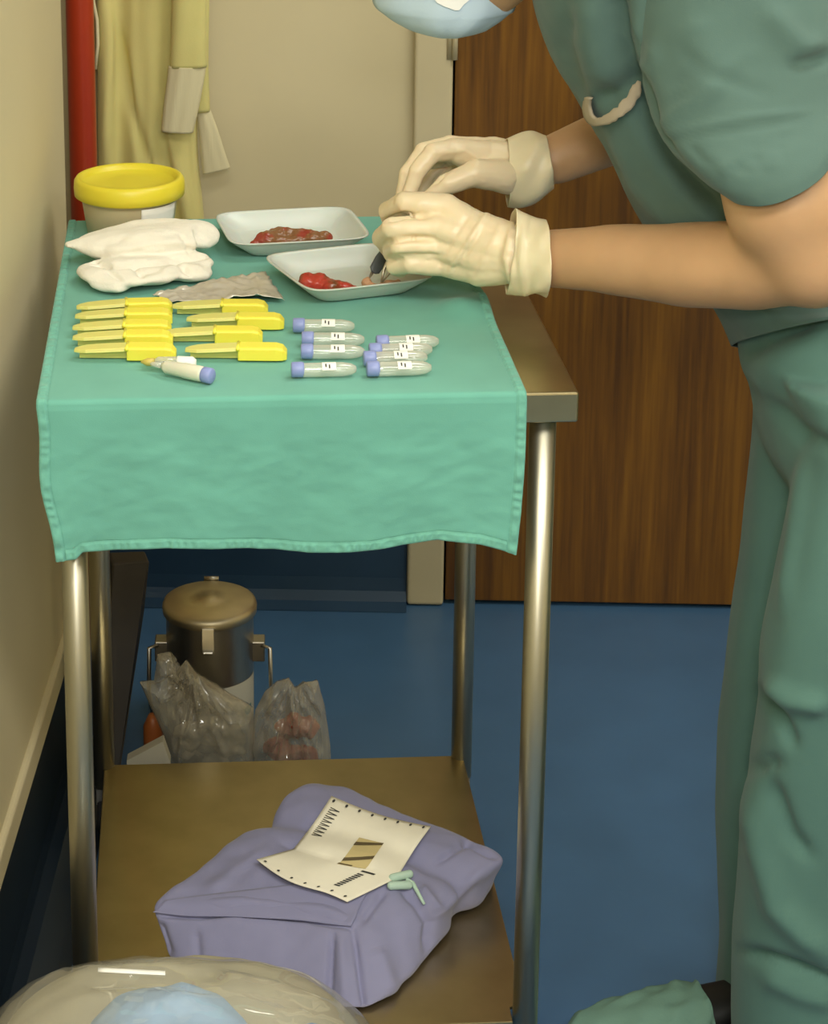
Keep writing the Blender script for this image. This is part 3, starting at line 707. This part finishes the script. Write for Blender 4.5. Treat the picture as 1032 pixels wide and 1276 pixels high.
MB().grid([[cc+Vector((math.cos(a)*(CR+.0010), math.sin(a)*(CR+.0010), z)) for a in np.linspace(math.radians(-38), math.radians(-22), 6)] for z in (.070, .086)]).build('label_print', mat('teal_print', '#4E8F8C', .7), lb)

# dark board leaning in the niche
q = [at_y(140, 702, 3.22), at_y(187, 700, 3.22), at_y(180, 760, 3.2), at_z(150, 965, 0.001), at_z(118, 965, .001)]
bd = MB(); dv = Vector((-.01, .035, .004))
bd.prism(q, dv); o = bevel(bd.build('leaning_board', DKBRN, origin=q[3], smooth=False), .004)
tag(o, 'dark brown board leaning upright between the rear trolley leg and the canister', 'board')

# clear bags
def bag(name, outline, y, thick, label, m, seed, origin):
    """pillow of film: outline traced as a polygon around a centre, bulged in depth, crumpled"""
    root = thing(name, label, 'bag', origin)
    cx = sum(p[0] for p in outline)/len(outline); cy = sum(p[1] for p in outline)/len(outline)
    n = 96; ring = []
    seg = spline(outline+[outline[0]], n+1)[:-1] if False else None
    pts = []
    m_ = len(outline)
    for k in range(n):
        x = k/n*m_; i = int(x); t = x-i; a, b = outline[i], outline[(i+1) % m_]
        pts.append((a[0]*(1-t)+b[0]*t, a[1]*(1-t)+b[1]*t))
    for sgn in (-1, 1):
        P = []
        for r in np.linspace(1, 0.02, 22):
            row = []
            for k in list(range(n))+[0]:
                px = cx+(pts[k][0]-cx)*r; py = cy+(pts[k][1]-cy)*r
                d = thick*math.sqrt(max(0, 1-r**2.2))
                ang = math.atan2(py-835, (px-cx)*1.2+.01); rad = math.hypot(px-cx, py-835); rid = .5-abs(fb(ang*2.6+seed, rad*.012, seed+sgn, 3))*.8-.35*abs(fb(px*.06+seed, py*.03, sgn, 2))
                d = d*(.55+.6*rid)+.022*rid*(1-r**6)
                p = at_y(px, py, y); p.z = max(p.z, .003)
                p.y += sgn*d
                row.append(p)
            P.append(row)
        o = MB().grid(P).build('film', m, root)
        o.data.polygons.foreach_set('use_smooth', [sgn > 0]*len(o.data.polygons)) if False else None
    return root
yb = 2.992
b1 = bag('clear_plastic_bag', [(174, 850), (192, 848), (196, 815), (212, 812), (216, 842), (232, 822), (245, 840), (262, 850), (300, 872), (316, 882), (318, 920), (312, 985), (210, 985), (205, 920)], yb, .030, 'crumpled clear plastic bag with pointed corners in front of the steel canister', CLEAR, 1, (-.12, yb, 0))
b2 = bag('clear_plastic_bag', [(318, 885), (330, 862), (345, 850), (360, 845), (368, 858), (380, 850), (396, 848), (405, 880), (412, 930), (414, 985), (325, 985), (312, 930)], yb, .034, 'clear plastic bag with orange-red contents at the right of the canister', CLEAR, 5, (0.0, yb, 0))
mb = MB()
for px, py, rx, rz in ((362, 905, .020, .022), (385, 905, .013, .024), (345, 930, .022, .02), (378, 940, .024, .018), (358, 958, .03, .02)):
    p = at_y(px, py, yb); p.z = max(p.z, rz+.002); ellipsoid(mb, p, rx, .013, rz, n=14)
crumple(remesh(mb.build('red_contents', ORANGE, b2), .003, 4), [((45, 45, 45), .010), ((110, 110, 110), .003)])
mb = MB()
for px, py, rx, rz in ((235, 915, .022, .026), (262, 905, .026, .032), (288, 925, .022, .026), (255, 950, .035, .022)):
    p = at_y(px, py, yb); p.z = max(p.z, rz+.002); ellipsoid(mb, p, rx, .010, rz, n=14)
crumple(remesh(mb.build('pale_contents', mat('greyish_wrapper', '#A79F8A', .7, var=(20, .15)), b1), .003, 4), [((40, 40, 40), .014), ((110, 110, 110), .004)])
# folded paper behind the shelf at left
pp = [at_y(158, 948, 2.912), at_y(203, 924, 2.915), at_y(212, 950, 2.915), at_y(212, 985, 2.912), at_y(158, 985, 2.912)]
for p in pp: p.z = max(p.z, .002)
tag(MB().prism(pp, (0, .02, 0)).build('paper_carton', mat('white_carton', '#C8C2AE', .7), origin=pp[3], smooth=False), 'small pale carton with slanted top just behind the shelf edge', 'carton')
bt = MB(); p = at_y(200, 905, 3.02); bt.lathe([(.013, 0), (.015, .004), (.015, max(.05, p.z)), (.010, max(.06, p.z+.012)), (.006, max(.07, p.z+.02))], (p.x-.012, 3.02, .001), 20)
tag(bt.build('orange_bottle', mat('dull_orange', '#A65C2A', .4), origin=(p.x-.012, 3.02, 0)), 'small dull orange bottle peeping out left of the crumpled bag', 'bottle')

# big clear bag of blue pads in the foreground
bo = Vector((-.11, 1.98, 0))
bg = thing('clear_pillow_bag', 'large bulging clear plastic bag with blue pads in the foreground', 'bag', bo)
def pillow(c, hx, hy, z0, z1, seed, amp, nu=70, nv=40, flat=1.0, tilt=0):
    mbp = MB()
    for sgn in (1, -1):
        P = []
        for i in range(nu):
            u = -1+2*i/(nu-1); row = []
            for j in range(nv):
                v = -1+2*j/(nv-1)
                e = max(0, (1-abs(u)**2.6)*(1-abs(v)**2.6))**.5
                zm = z0+(z1-z0)*.42
                zz = zm+((z1-zm) if sgn > 0 else (z0-zm))*e
                zz += amp*fb(u*2.4+seed, v*2.4, seed, 3)*e+tilt*u*e
                shrink = 1-.06*abs(v)**3
                row.append(Vector((c.x+u*hx*shrink, c.y+v*hy*(1-.05*abs(u)**3), max(zz, .002))))
            P.append(row)
        mbp.grid(P)
    return mbp
def pz(px, py, y): return at_y(px, py, y).z
film_o = pillow(Vector((-.13, 1.98, 0)), .245, .20, .002, .345, 3, .009).build('film', CLEAR2, bg)
sculpt(film_o, [([(10, 1238), (80, 1212), (200, 1206)], 4, .007), ([(60, 1225), (200, 1222), (400, 1262)], 4, -.007), ([(200, 1240), (320, 1250), (430, 1276)], 4, .008), ([(120, 1262), (220, 1248), (300, 1262)], 4, .007), ([(260, 1212), (350, 1232), (420, 1258)], 4, .006)])
pillow(Vector((-.125, 2.085, 0)), .222, .085, .01, .310, 8, .006, 44, 34).build('beige_pad', mat('beige_pad', '#9F9880', .7, var=(9, .12), bump=(30, .3, .003)), bg)
pillow(Vector((-.135, 1.985, 0)), .118, .115, .01, .334, 5, .010, 40, 30).build('blue_pad', BLUEC, bg)
pillow(Vector((.010, 1.965, 0)), .090, .115, .012, .296, 5, .010, 40, 30).build('blue_pad', BLUED, bg)
bf = bvh(film_o)
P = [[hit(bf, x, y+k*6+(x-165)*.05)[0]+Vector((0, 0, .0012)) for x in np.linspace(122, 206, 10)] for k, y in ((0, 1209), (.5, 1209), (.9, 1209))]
solid(MB().grid(P).build('label_or_highlight', WLAB, bg), .0005)  # on this bag the white strip is a painted specular highlight

# ================================================================== PERSON
YH = 2.35
per = thing('person', 'person in green scrubs and pale gloves bending over the trolley', 'person', Vector((.62, 2.33, 0)))
P_ = at_y
# --- body: one continuous surface
bd = MB()
sh_n, el_n, wr_n = P_(925, 20, 2.37), P_(1014, 320, 2.265), P_(676, 322, 2.475)
mid = P_(850, 330, 2.375); m2 = P_(760, 323, 2.425)
limb(bd, [sh_n, P_(965, 190, 2.30), P_(985, 252, 2.275), el_n], [.064, .069, .075, .060])
limb(bd, [el_n, P_(935, 330, 2.32), mid, m2, wr_n, P_(640, 318, 2.49)], [.052, .0545, .0515, .0440, .0365, .027])
sh_f, el_f, wr_f = P_(860, -10, 2.66), P_(885, 120, 2.76), P_(688, 200, 2.71)
limb(bd, [sh_f, el_f], [.052, .044]); limb(bd, [el_f, P_(790, 158, 2.735), wr_f, P_(655, 211, 2.71)], [.044, .044, .0350, .027])
YT = 2.50
limb(bd, [P_(1030, 450, 2.43), P_(985, 300, 2.49), P_(925, 150, 2.51), P_(860, 0, 2.51)], [.075, .085, .095, .10])
limb(bd, [sh_n, P_(850, -20, 2.5), sh_f], [.055, .07, .055])
hdc = P_(588, -92, 2.555)
limb(bd, [P_(850, -30, 2.5), P_(720, -75, 2.53), P_(640, -85, 2.55)], [.07, .056, .056])
# head: skull, jaw, nose, ears; face looks left and down
fd = Vector((-.62, .10, -.78)).normalized(); upv = Vector((-.78, 0, .62)); upv = (upv-fd*upv.dot(fd)).normalized(); sdv = fd.cross(upv)
HM = Matrix((sdv, fd, upv)).transposed()
def hp(s, f, u): return hdc+HM@Vector((s, f, u))
ellipsoid(bd, hp(0, -.012, .03), .075, .092, .088, HM); ellipsoid(bd, hp(0, .022, -.035), .058, .062, .075, HM)
ellipsoid(bd, hp(0, .055, -.082), .030, .026, .022, HM)
limb(bd, [hp(0, .078, .018), hp(0, .100, -.018)], [.009, .013]); ellipsoid(bd, hp(0, .086, -.020), .018, .014, .010, HM)
for s in (-1, 1):
    ellipsoid(bd, hp(s*.076, -.012, -.004), .010, .018, .030, HM); ellipsoid(bd, hp(s*.034, .068, .022), .020, .012, .008, HM)
# legs
hip_n, hip_f = P_(1065, 500, 2.33), P_(1025, 500, 2.46)
FN, FF = Vector((.55, 2.235, 0)), Vector((.490, 2.37, 0))
kn_n, kn_f = P_(1050, 850, 2.26), P_(972, 850, 2.44)
an_n = Vector((.655, 2.25, .09)); an_f = Vector((.610, 2.405, .09))
limb(bd, [P_(1030, 450, 2.42), hip_n, kn_n, an_n], [.070, .048, .046, .034]); limb(bd, [P_(1030, 450, 2.42), hip_f, kn_f, an_f], [.070, .050, .046, .034])
for a, f in ((an_n, FN), (an_f, FF)):
    limb(bd, [a, Vector((a.x-.02, a.y, .038)), Vector((f.x-.08, f.y-.018, .026))], [.034, .026, .018])
body = remesh(bd.build('body', SKIN, per), .0055, 45)
sculpt(body, [([(800, 345), (900, 350)], 22, .003)])
for s in (-1, 1):
    m_ = MB(); ellipsoid(m_, hp(s*.032, .070, .012), .0125, .0125, .0125, HM, 16); e = m_.build('eye', EYEW, per)
    m_ = MB(); ellipsoid(m_, hp(s*.032, .0795, .010), .006, .004, .006, HM, 14); m_.build('iris', EYEI, e)
m_ = MB(); limb(m_, [hp(-.022, .083, -.052), hp(0, .0875, -.051), hp(.022, .083, -.052)], [.004, .006, .004]); remesh(m_.build('lips', LIPS, per), .002, 2)
# cap and hair
m_ = MB(); ellipsoid(m_, hp(0, -.028, .055), .083, .092, .080, HM, 36); remesh(m_.build('theatre_cap', CAPC, per), .006, 2)
crumple([o for o in per.children if o.name == 'theatre_cap'][0], [((30, 30, 30), .006)])
m_ = MB(); limb(m_, [hp(-.062, -.055, -.02), hp(0, -.092, -.03), hp(.062, -.055, -.02)], [.022, .026, .022]); crumple(remesh(m_.build('hair', HAIR, per), .004, 2), [((90, 90, 90), .004)])
# --- face mask: facetted pleated shell over nose, mouth and chin
rowsM = []
mk_keys = [(462, -40, 640, -60), (466, 2, 642, 4), (480, 17, 632, 18), (498, 29, 616, 30), (520, 39, 598, 38.5), (548, 43.5, 572, 43)]
NM = 41
for i, (xl, yl, xr, yr) in enumerate(spline(mk_keys, 26)):
    a, b = P_(xl, yl, 2.56), P_(xr, yr, 2.56); row = []
    for k in range(NM):
        t = k/(NM-1); p = a*(1-t)+b*t
        d = math.sin(math.pi*t)**.7
        d = .058*d*(1-.75*(i/25)**3)
        facet = .006*abs(((t*3.1+i*.028) % 1)-.5)
        row.append(p+Vector((0, -d+facet, -.002*d)))
    rowsM.append(row)
ms = MB().grid(rowsM).build('face_mask', MASKC, per)
sculpt(ms, [([(520, 41), (560, 20), (592, 2)], 4, .005), ([(590, 2), (603, 36)], 4, -.005), ([(545, 14), (600, 12)], 5, .003)])
bmk = bvh(ms); solid(ms, .0018)
MB().grid([[(lambda h, n: h+n*.004 if h else P_(x, y, 2.5))(*hit(bmk, x, y)) for x, y in zip(np.linspace(x0, x1, 6), np.linspace(y0, y1, 6))] for x0, y0, x1, y1 in ((540, -4, 588, -4), (546, 3, 582, 1), (553, 7, 577, 5), (566, 12, 571, 12))]).build('mask_highlight', MASKW, ms)  # white patch painted in for the highlight on the mask
for s in (-1, 1):
    MB().tube([hp(s*.05, .07, -.03), hp(s*.072, .03, -.006), hp(s*.082, -.015, .006), hp(s*.082, -.03, -.01)], .0018, 8).build('ear_loop', MASKW, ms)

# --- tunic
def ring_fb(Fp, Bp, yc, b, n=110, p=2.3):
    tilt = .065*max(0, min(1, (Fp[1]-350)/75))
    f, k = P_(Fp[0], Fp[1], yc), P_(Bp[0], Bp[1], yc)
    c = (f+k)/2; ex = (f-k)/2
    return superring(c, ex, Vector((0, -b, tilt)), n, p)
tk = [(655, -95, 800, -190, 2.51, .105), (662, -40, 900, -140, 2.515, .165), (668, 10, 965, -80, 2.515, .175), (690, 75, 1030, -10, 2.515, .170), (722, 135, 1060, 60, 2.515, .160), (752, 190, 1080, 130, 2.51, .145), (800, 278, 1100, 220, 2.50, .132), (848, 338, 1110, 310, 2.475, .130), (892, 386, 1118, 365, 2.455, .135), (919, 427, 1125, 392, 2.435, .142)]
rings = [ring_fb((k[0], k[1]), (k[2], k[3]), k[4], k[5]) for k in spline(tk, 110)]
tn = MB().loft(rings, True, True, False)
sk_ = [(795, -120, 985, -150, 2.40, .085), (793, -30, 1030, -60, 2.385, .098), (801, 50, 1052, 30, 2.36, .102), (806, 120, 1052, 85, 2.335, .102), (826, 172, 1048, 122, 2.310, .104), (858, 208, 1044, 142, 2.295, .102), (889, 230, 1038, 158, 2.288, .100)]
def sleeve_rings(keys, n=84, m=70):
    out = []
    for k in spline(keys, m):
        f, b = P_(k[0], k[1], k[4]), P_(k[2], k[3], k[4]); c = (f+b)/2; ex = (f-b)/2
        ar = Vector((0, -k[5], -.02))
        out.append(superring(c, ex, ar, n, 2.2))
    return out
tn.loft(sleeve_rings(sk_), True, False, False)
fk = [(795, -120, 930, -150, 2.66, .07), (790, -20, 960, -40, 2.70, .085), (815, 60, 975, 40, 2.735, .08), (835, 100, 970, 80, 2.75, .075)]
tn.loft(sleeve_rings(fk, 60, 40), True, False, False)
tunic = tn.build('tunic', SCRUB, per)
crumple(tunic, [((7, 7, 5), .006), ((20, 20, 10), .0025), ((60, 60, 40), .0008)])
sculpt(tunic, [([(705, 10), (702, 60), (716, 105), (722, 140)], 11, -.012), ([(732, 0), (735, 60), (748, 110)], 16, .006), ([(764, -20), (770, 50), (784, 105), (805, 160)], 15, -.034),
               ([(812, 55), (814, 75), (803, 90)], 9, .005), ([(788, 20), (797, 70), (806, 95)], 5, .005),
               ([(800, 150), (840, 210), (880, 250), (905, 275)], 10, -.018), ([(806, 172), (870, 158), (940, 145), (1010, 138)], 4, .0030), ([(815, 182), (880, 168), (1000, 150)], 5, -.002), ([(850, 60), (880, 90), (960, 120)], 8, -.003), ([(830, 120), (905, 88), (940, 60)], 6, .003), ([(895, 190), (905, 222)], 4, .003), ([(920, 188), (928, 220)], 4, -.003), ([(950, 180), (965, 212)], 4, .003), ([(860, 180), (880, 205)], 4, -.003), ([(810, 165), (870, 125), (900, 100)], 8, .004), ([(840, 140), (905, 100)], 10, .003),
               ([(905, 212), (925, 190)], 5, .003), ([(935, 205), (945, 180)], 5, -.003), ([(970, 190), (975, 165)], 5, -.003), ([(990, 80), (1032, 72)], 8, -.014), ([(955, 10), (1000, 60), (1028, 55)], 14, .010),
               ([(760, 160), (790, 230), (830, 280)], 10, .006), ([(735, 150), (775, 230)], 8, -.005), ([(865, 20), (880, 100)], 25, .006), ([(746, 112), (760, 128), (780, 108)], 12, -.016)])
bt_ = bvh(tunic); solid(tunic, .0022)
path = spline([(738, 118), (738, 131), (743, 143), (755, 148), (772, 142), (785, 127), (792, 112), (795, 102)], 40)
rows = []
for k in range(5):
    row = []
    for i, (x, y) in enumerate(path):
        q0, q1_ = path[max(i-1, 0)], path[min(i+1, 39)]; tx, ty = q1_[0]-q0[0], q1_[1]-q0[1]; l = math.hypot(tx, ty)
        h, n = hit(bt_, x+ty/l*(k-2)*2.3*min(1, (i+8)/16, (47-i)/16), y-tx/l*(k-2)*2.3*min(1, (i+8)/16, (47-i)/16))
        row.append((h+n*(.004+.004*math.sin(math.pi*i/39))) if h else row[-1])
    rows.append(row)
solid(MB().grid(rows).build('pocket_trim', BIND, tunic), .003)
# --- trousers
def leg_rings(keys, n=80, m=90):
    return [superring((P_(k[0], k[1], k[4])+P_(k[2], k[3], k[4]))/2, (P_(k[0], k[1], k[4])-P_(k[2], k[3], k[4]))/2, Vector((0, -k[5], 0)), n, 2.3) for k in spline(keys, m)]
ts = MB()
ts.loft(leg_rings([(915, 345, 1085, 300, 2.47, .112), (925, 380, 1095, 335, 2.45, .122), (927, 428, 1115, 395, 2.435, .134), (930, 460, 1125, 440, 2.43, .142), (944, 492, 1130, 490, 2.42, .150), (955, 560, 1125, 560, 2.41, .145), (985, 610, 1110, 610, 2.40, .12)]))
far = [(944, 480, 1110, 480, 2.47, .085), (942, 540, 1095, 545, 2.465, .085), (927, 690, 1060, 700, 2.45, .078), (912, 790, 1045, 800, 2.44, .074), (901, 900, 1035, 905, 2.44, .072), (897, 1000, 1030, 1000, 2.44, .072), (895, 1100, 1035, 1100, 2.435, .074), (893, 1200, 1040, 1200, 2.43, .078), (890, 1300, 1045, 1300, 2.43, .08), (888, 1345, 1045, 1345, 2.43, .08)]
near = [(975, 470, 1150, 470, 2.33, .095), (1000, 545, 1160, 550, 2.315, .095), (985, 640, 1160, 640, 2.29, .09), (966, 740, 1160, 740, 2.265, .088), (951, 815, 1150, 820, 2.26, .086), (950, 870, 1140, 870, 2.26, .086), (938, 950, 1130, 950, 2.26, .086), (930, 1020, 1125, 1020, 2.26, .086), (922, 1100, 1130, 1100, 2.255, .088), (915, 1200, 1140, 1200, 2.25, .092), (911, 1290, 1150, 1290, 2.25, .095), (908, 1430, 1155, 1430, 2.25, .097)]
ts.loft(leg_rings(far)); ts.loft(leg_rings(near))
tro = remesh(ts.build('trousers', SCRUBT, per), .006, 5)
crumple(tro, [((7, 7, 4), .008), ((24, 24, 12), .002)])
sculpt(tro, [([(955, 850), (985, 872), (1032, 880)], 12, .014), ([(952, 862), (975, 900), (990, 930)], 8, -.012), ([(935, 985), (950, 1060), (968, 1130), (1000, 1165), (1040, 1195)], 16, .016), ([(960, 975), (985, 1040), (1010, 1070)], 10, -.012),
             ([(922, 1185), (955, 1192), (1010, 1210), (1040, 1225)], 7, -.014), ([(950, 1215), (1000, 1240), (1040, 1250)], 12, .008), ([(938, 960), (955, 950), (970, 952)], 10, -.010), ([(960, 500), (1000, 540), (1040, 560)], 10, -.010), ([(1005, 560), (990, 660), (975, 760)], 9, .008), ([(925, 440), (970, 415), (1020, 395)], 12, -.014), ([(950, 470), (1032, 420)], 18, .006)])
# --- feet
for a, f, nm in ((an_n, FN, 'near'), (an_f, FF, 'far')):
    c0 = Vector((a.x+.06, a.y, 0)); dr_ = (Vector((f.x-.14, f.y-.025, 0))-c0)
    rr = []
    for i, (t, wd, h) in enumerate(spline([(0, .018, .02), (.06, .034, .05), (.2, .037, .070), (.4, .038, .066), (.65, .046, .050), (.85, .043, .036), (.96, .028, .026), (1, .008, .014)], 34)):
        p = c0+dr_*t; sd = Vector((-dr_.y, dr_.x, 0)).normalized()
        rr.append([p+sd*wd*math.copysign(abs(math.cos(q_))**.8, math.cos(q_))+Vector((0, 0, .002+h/2+h/2*math.copysign(abs(math.sin(q_))**.7, math.sin(q_)))) for q_ in [2*math.pi*k/36 for k in range(36)]])
    so = MB().loft(rr).build('shoe', SHOE, per)
    rr2 = []
    for i, (t, wd, h) in enumerate(spline([(.45, .044, .072), (.52, .048, .068), (.65, .052, .060), (.85, .050, .046), (.97, .034, .034), (1.03, .010, .018)], 30)):
        p = c0+dr_*t; sd = Vector((-dr_.y, dr_.x, 0)).normalized()
        rr2.append([p+sd*wd*math.copysign(abs(math.cos(q_))**.8, math.cos(q_))*(1+.05*math.sin(q_*9+i))+Vector((0, 0, .001+h/2+h/2*math.copysign(abs(math.sin(q_))**.7, math.sin(q_))*(1+.05*math.sin(q_*7+i*.8)))) for q_ in [2*math.pi*k/60 for k in range(60)]])
    sc_ = MB().loft(rr2, True, False, True).build('shoe_cover', CAPC, so); crumple(sc_, [((50, 50, 50), .004)])

# --- gloves
def glove(name, parts, cuff, strokes, vox, lab, cstrokes=()):
    g = MB()
    for pts, rs in parts: limb(g, pts, rs, 16)
    o = remesh(g.build(name, LATEX, per), vox, 3)
    o['label'] = lab
    crumple(o, [((35, 35, 35), .0016), ((110, 110, 110), .0005)])
    sculpt(o, strokes)
    RR = []
    for i, kk in enumerate(spline([tuple(c)+tuple(e)+(ry,) for c, e, ry in [(x[0], x[1], x[2]) for x in cuff]], 22)):
        c = Vector(kk[:3]); e = Vector(kk[3:6]); n = 60
        RR.append([c+e*math.cos(2*math.pi*k/n)*(1+.035*math.sin(5*2*math.pi*k/n+i*.25))+Vector((0, -1, 0))*kk[6]*math.sin(2*math.pi*k/n)*(1+.05*math.sin(4*2*math.pi*k/n+i*.4)) for k in range(n)])
    cf = MB().loft(RR, True, False, False).build('glove_cuff', LATEX, o)
    crumple(cf, [((40, 40, 40), .0026)])
    sculpt(cf, cstrokes); solid(cf, .0012, 1)
    return o, cf
Q = P_
wn = Q(655, 318, 2.487)
near_parts = [
    ([wn, Q(600, 290, 2.52), Q(556, 258, 2.545)], [.034, .026, .0165]), ([wn, Q(600, 302, 2.512), Q(545, 284, 2.53)], [.034, .027, .0165]),
    ([wn, Q(600, 318, 2.510), Q(545, 308, 2.53)], [.034, .027, .0165]), ([wn, Q(600, 334, 2.512), Q(552, 329, 2.535)], [.034, .024, .0155]),
    ([wn, Q(676, 322, 2.478)], [.0385, .030]),
    ([Q(556, 258, 2.545), Q(506, 252, 2.555), Q(484, 263, 2.592), Q(488, 285, 2.615)], [.0175, .0148, .0130, .0105]),
    ([Q(545, 284, 2.53), Q(490, 285, 2.535), Q(476, 297, 2.572), Q(488, 312, 2.60)], [.0178, .0152, .0135, .0110]),
    ([Q(545, 308, 2.53), Q(500, 308, 2.525), Q(489, 315, 2.560), Q(497, 326, 2.59)], [.0178, .0148, .0130, .0110]),
    ([Q(552, 329, 2.535), Q(512, 329, 2.528), Q(492, 332, 2.545), Q(500, 337, 2.575)], [.0165, .0132, .0115, .0095]),
    ([Q(630, 305, 2.52), Q(570, 300, 2.585), Q(520, 312, 2.625), Q(496, 322, 2.62)], [.026, .019, .0145, .0115]),
]
near_cuff = [(Q(636, 312, 2.492), (Q(642, 262, 2.492)-Q(630, 364, 2.492))/2, .040), (Q(655, 318, 2.487), (Q(658, 272, 2.487)-Q(650, 367, 2.487))/2, .046), (Q(668, 320, 2.478), (Q(670, 278, 2.478)-Q(664, 366, 2.478))/2, .050), (Q(681, 322, 2.472), (Q(683, 279, 2.472)-Q(680, 369, 2.472))/2, .051)]
gl_n, cf_n = glove('latex_glove', near_parts, near_cuff,
    [([(612, 258), (585, 300), (558, 342)], 3.5, .0028), ([(592, 256), (566, 295), (545, 330)], 3.5, -.002), ([(600, 290), (575, 322), (562, 346)], 3, -.002), ([(628, 275), (605, 320), (590, 352)], 5, .002), ([(525, 250), (515, 270)], 4, .002),
     ([(535, 270), (505, 268), (480, 275)], 3.5, -.006), ([(540, 297), (510, 297), (482, 302)], 3.5, -.006), ([(548, 319), (515, 319), (487, 321)], 3.5, -.005), ([(640, 270), (630, 320), (640, 365)], 4, .003)], .0021, 'cream latex glove nearest the viewer, on the left hand', [([(655, 270), (650, 320), (655, 368)], 4, .004), ([(640, 268), (636, 318), (642, 365)], 4, .003)])
wf = Q(660, 212, 2.712)
far_parts = [
    ([wf, Q(615, 200, 2.715), Q(566, 188, 2.70)], [.035, .028, .0175]), ([wf, Q(615, 195, 2.735), Q(562, 184, 2.725)], [.034, .027, .0165]),
    ([wf, Q(620, 200, 2.75), Q(570, 190, 2.755)], [.033, .025, .016]), ([wf, Q(620, 210, 2.765), Q(585, 205, 2.775)], [.03, .022, .0145]),
    ([wf, Q(676, 206, 2.711)], [.036, .028]),
    ([Q(566, 188, 2.70), Q(540, 190, 2.685), Q(520, 214, 2.675), Q(508, 246, 2.67)], [.0175, .0135, .0115, .0095]),
    ([Q(562, 184, 2.725), Q(528, 190, 2.72), Q(508, 216, 2.71), Q(500, 250, 2.70)], [.0165, .0135, .0115, .0095]),
    ([Q(570, 190, 2.755), Q(524, 202, 2.755), Q(508, 228, 2.74), Q(505, 256, 2.725)], [.016, .013, .011, .0095]),
    ([Q(585, 205, 2.775), Q(540, 218, 2.78), Q(522, 242, 2.765), Q(518, 262, 2.75)], [.0145, .012, .010, .009]),
    ([Q(635, 220, 2.69), Q(592, 216, 2.665), Q(557, 230, 2.655), Q(530, 252, 2.655)], [.026, .0185, .0140, .0110]),
]
far_cuff = [(Q(632, 214, 2.714), (Q(632, 173, 2.714)-Q(632, 254, 2.714))/2, .040), (Q(650, 212, 2.712), (Q(650, 168, 2.712)-Q(650, 257, 2.712))/2, .044), (Q(668, 208, 2.711), (Q(666, 166, 2.711)-Q(672, 250, 2.711))/2, .044), (Q(684, 201, 2.710), (Q(680, 170, 2.710)-Q(688, 233, 2.710))/2, .041)]
gl_f, cf_f = glove('latex_glove', far_parts, far_cuff, [([(545, 190), (580, 187), (600, 200)], 4, .003), ([(640, 180), (655, 210), (640, 250)], 5, -.004), ([(655, 175), (668, 205)], 5, .004), ([(560, 205), (540, 230)], 4, -.005)], .0021, 'cream latex glove farther from the viewer, on the right hand')

# --- tools in the hands
fp = thing('forceps', 'slim steel forceps held in the near glove over the front tray', 'forceps', Q(482, 345, 2.60))
tipp = at_z(476, 352, ZB+.012); grip = Q(492, 318, 2.612); end = Q(520, 285, 2.64)
for s in (-1, 1):
    o_ = Vector((.006*s, .0, .002*s))
    MB().tube([tipp+o_*.15, (tipp+grip)/2+o_, grip+o_, end], [.0010, .0022, .0030, .0024], 8).build('prong', STEEL, fp)
sc = thing('scalpel', 'dark grey scalpel between the gloved hands above the front tray', 'scalpel', Q(468, 335, 2.62))
a, b = at_z(463, 343, ZB+.016), Q(482, 312, 2.635)
hb = MB(); d_ = (b-a).normalized(); sd = d_.cross(Vector((0, 1, 0))).normalized()
hb.loft([[a+d_*t*((b-a).length)+sd*w_*math.cos(q_)+Vector((0, 1, 0))*.003*math.sin(q_) for q_ in [2*math.pi*k/14 for k in range(14)]] for t, w_ in ((.12, .004), (.2, .0075), (.6, .0085), (1, .007), (1.7, .006))])
hb.build('handle', GREY, sc)
MB().prism([a+d_*(-.012), a+d_*.004+sd*.0035, a+d_*.018+sd*.0035, a+d_*.018-sd*.0025], (0, .0008, 0)).build('blade', STEEL, sc, smooth=False)
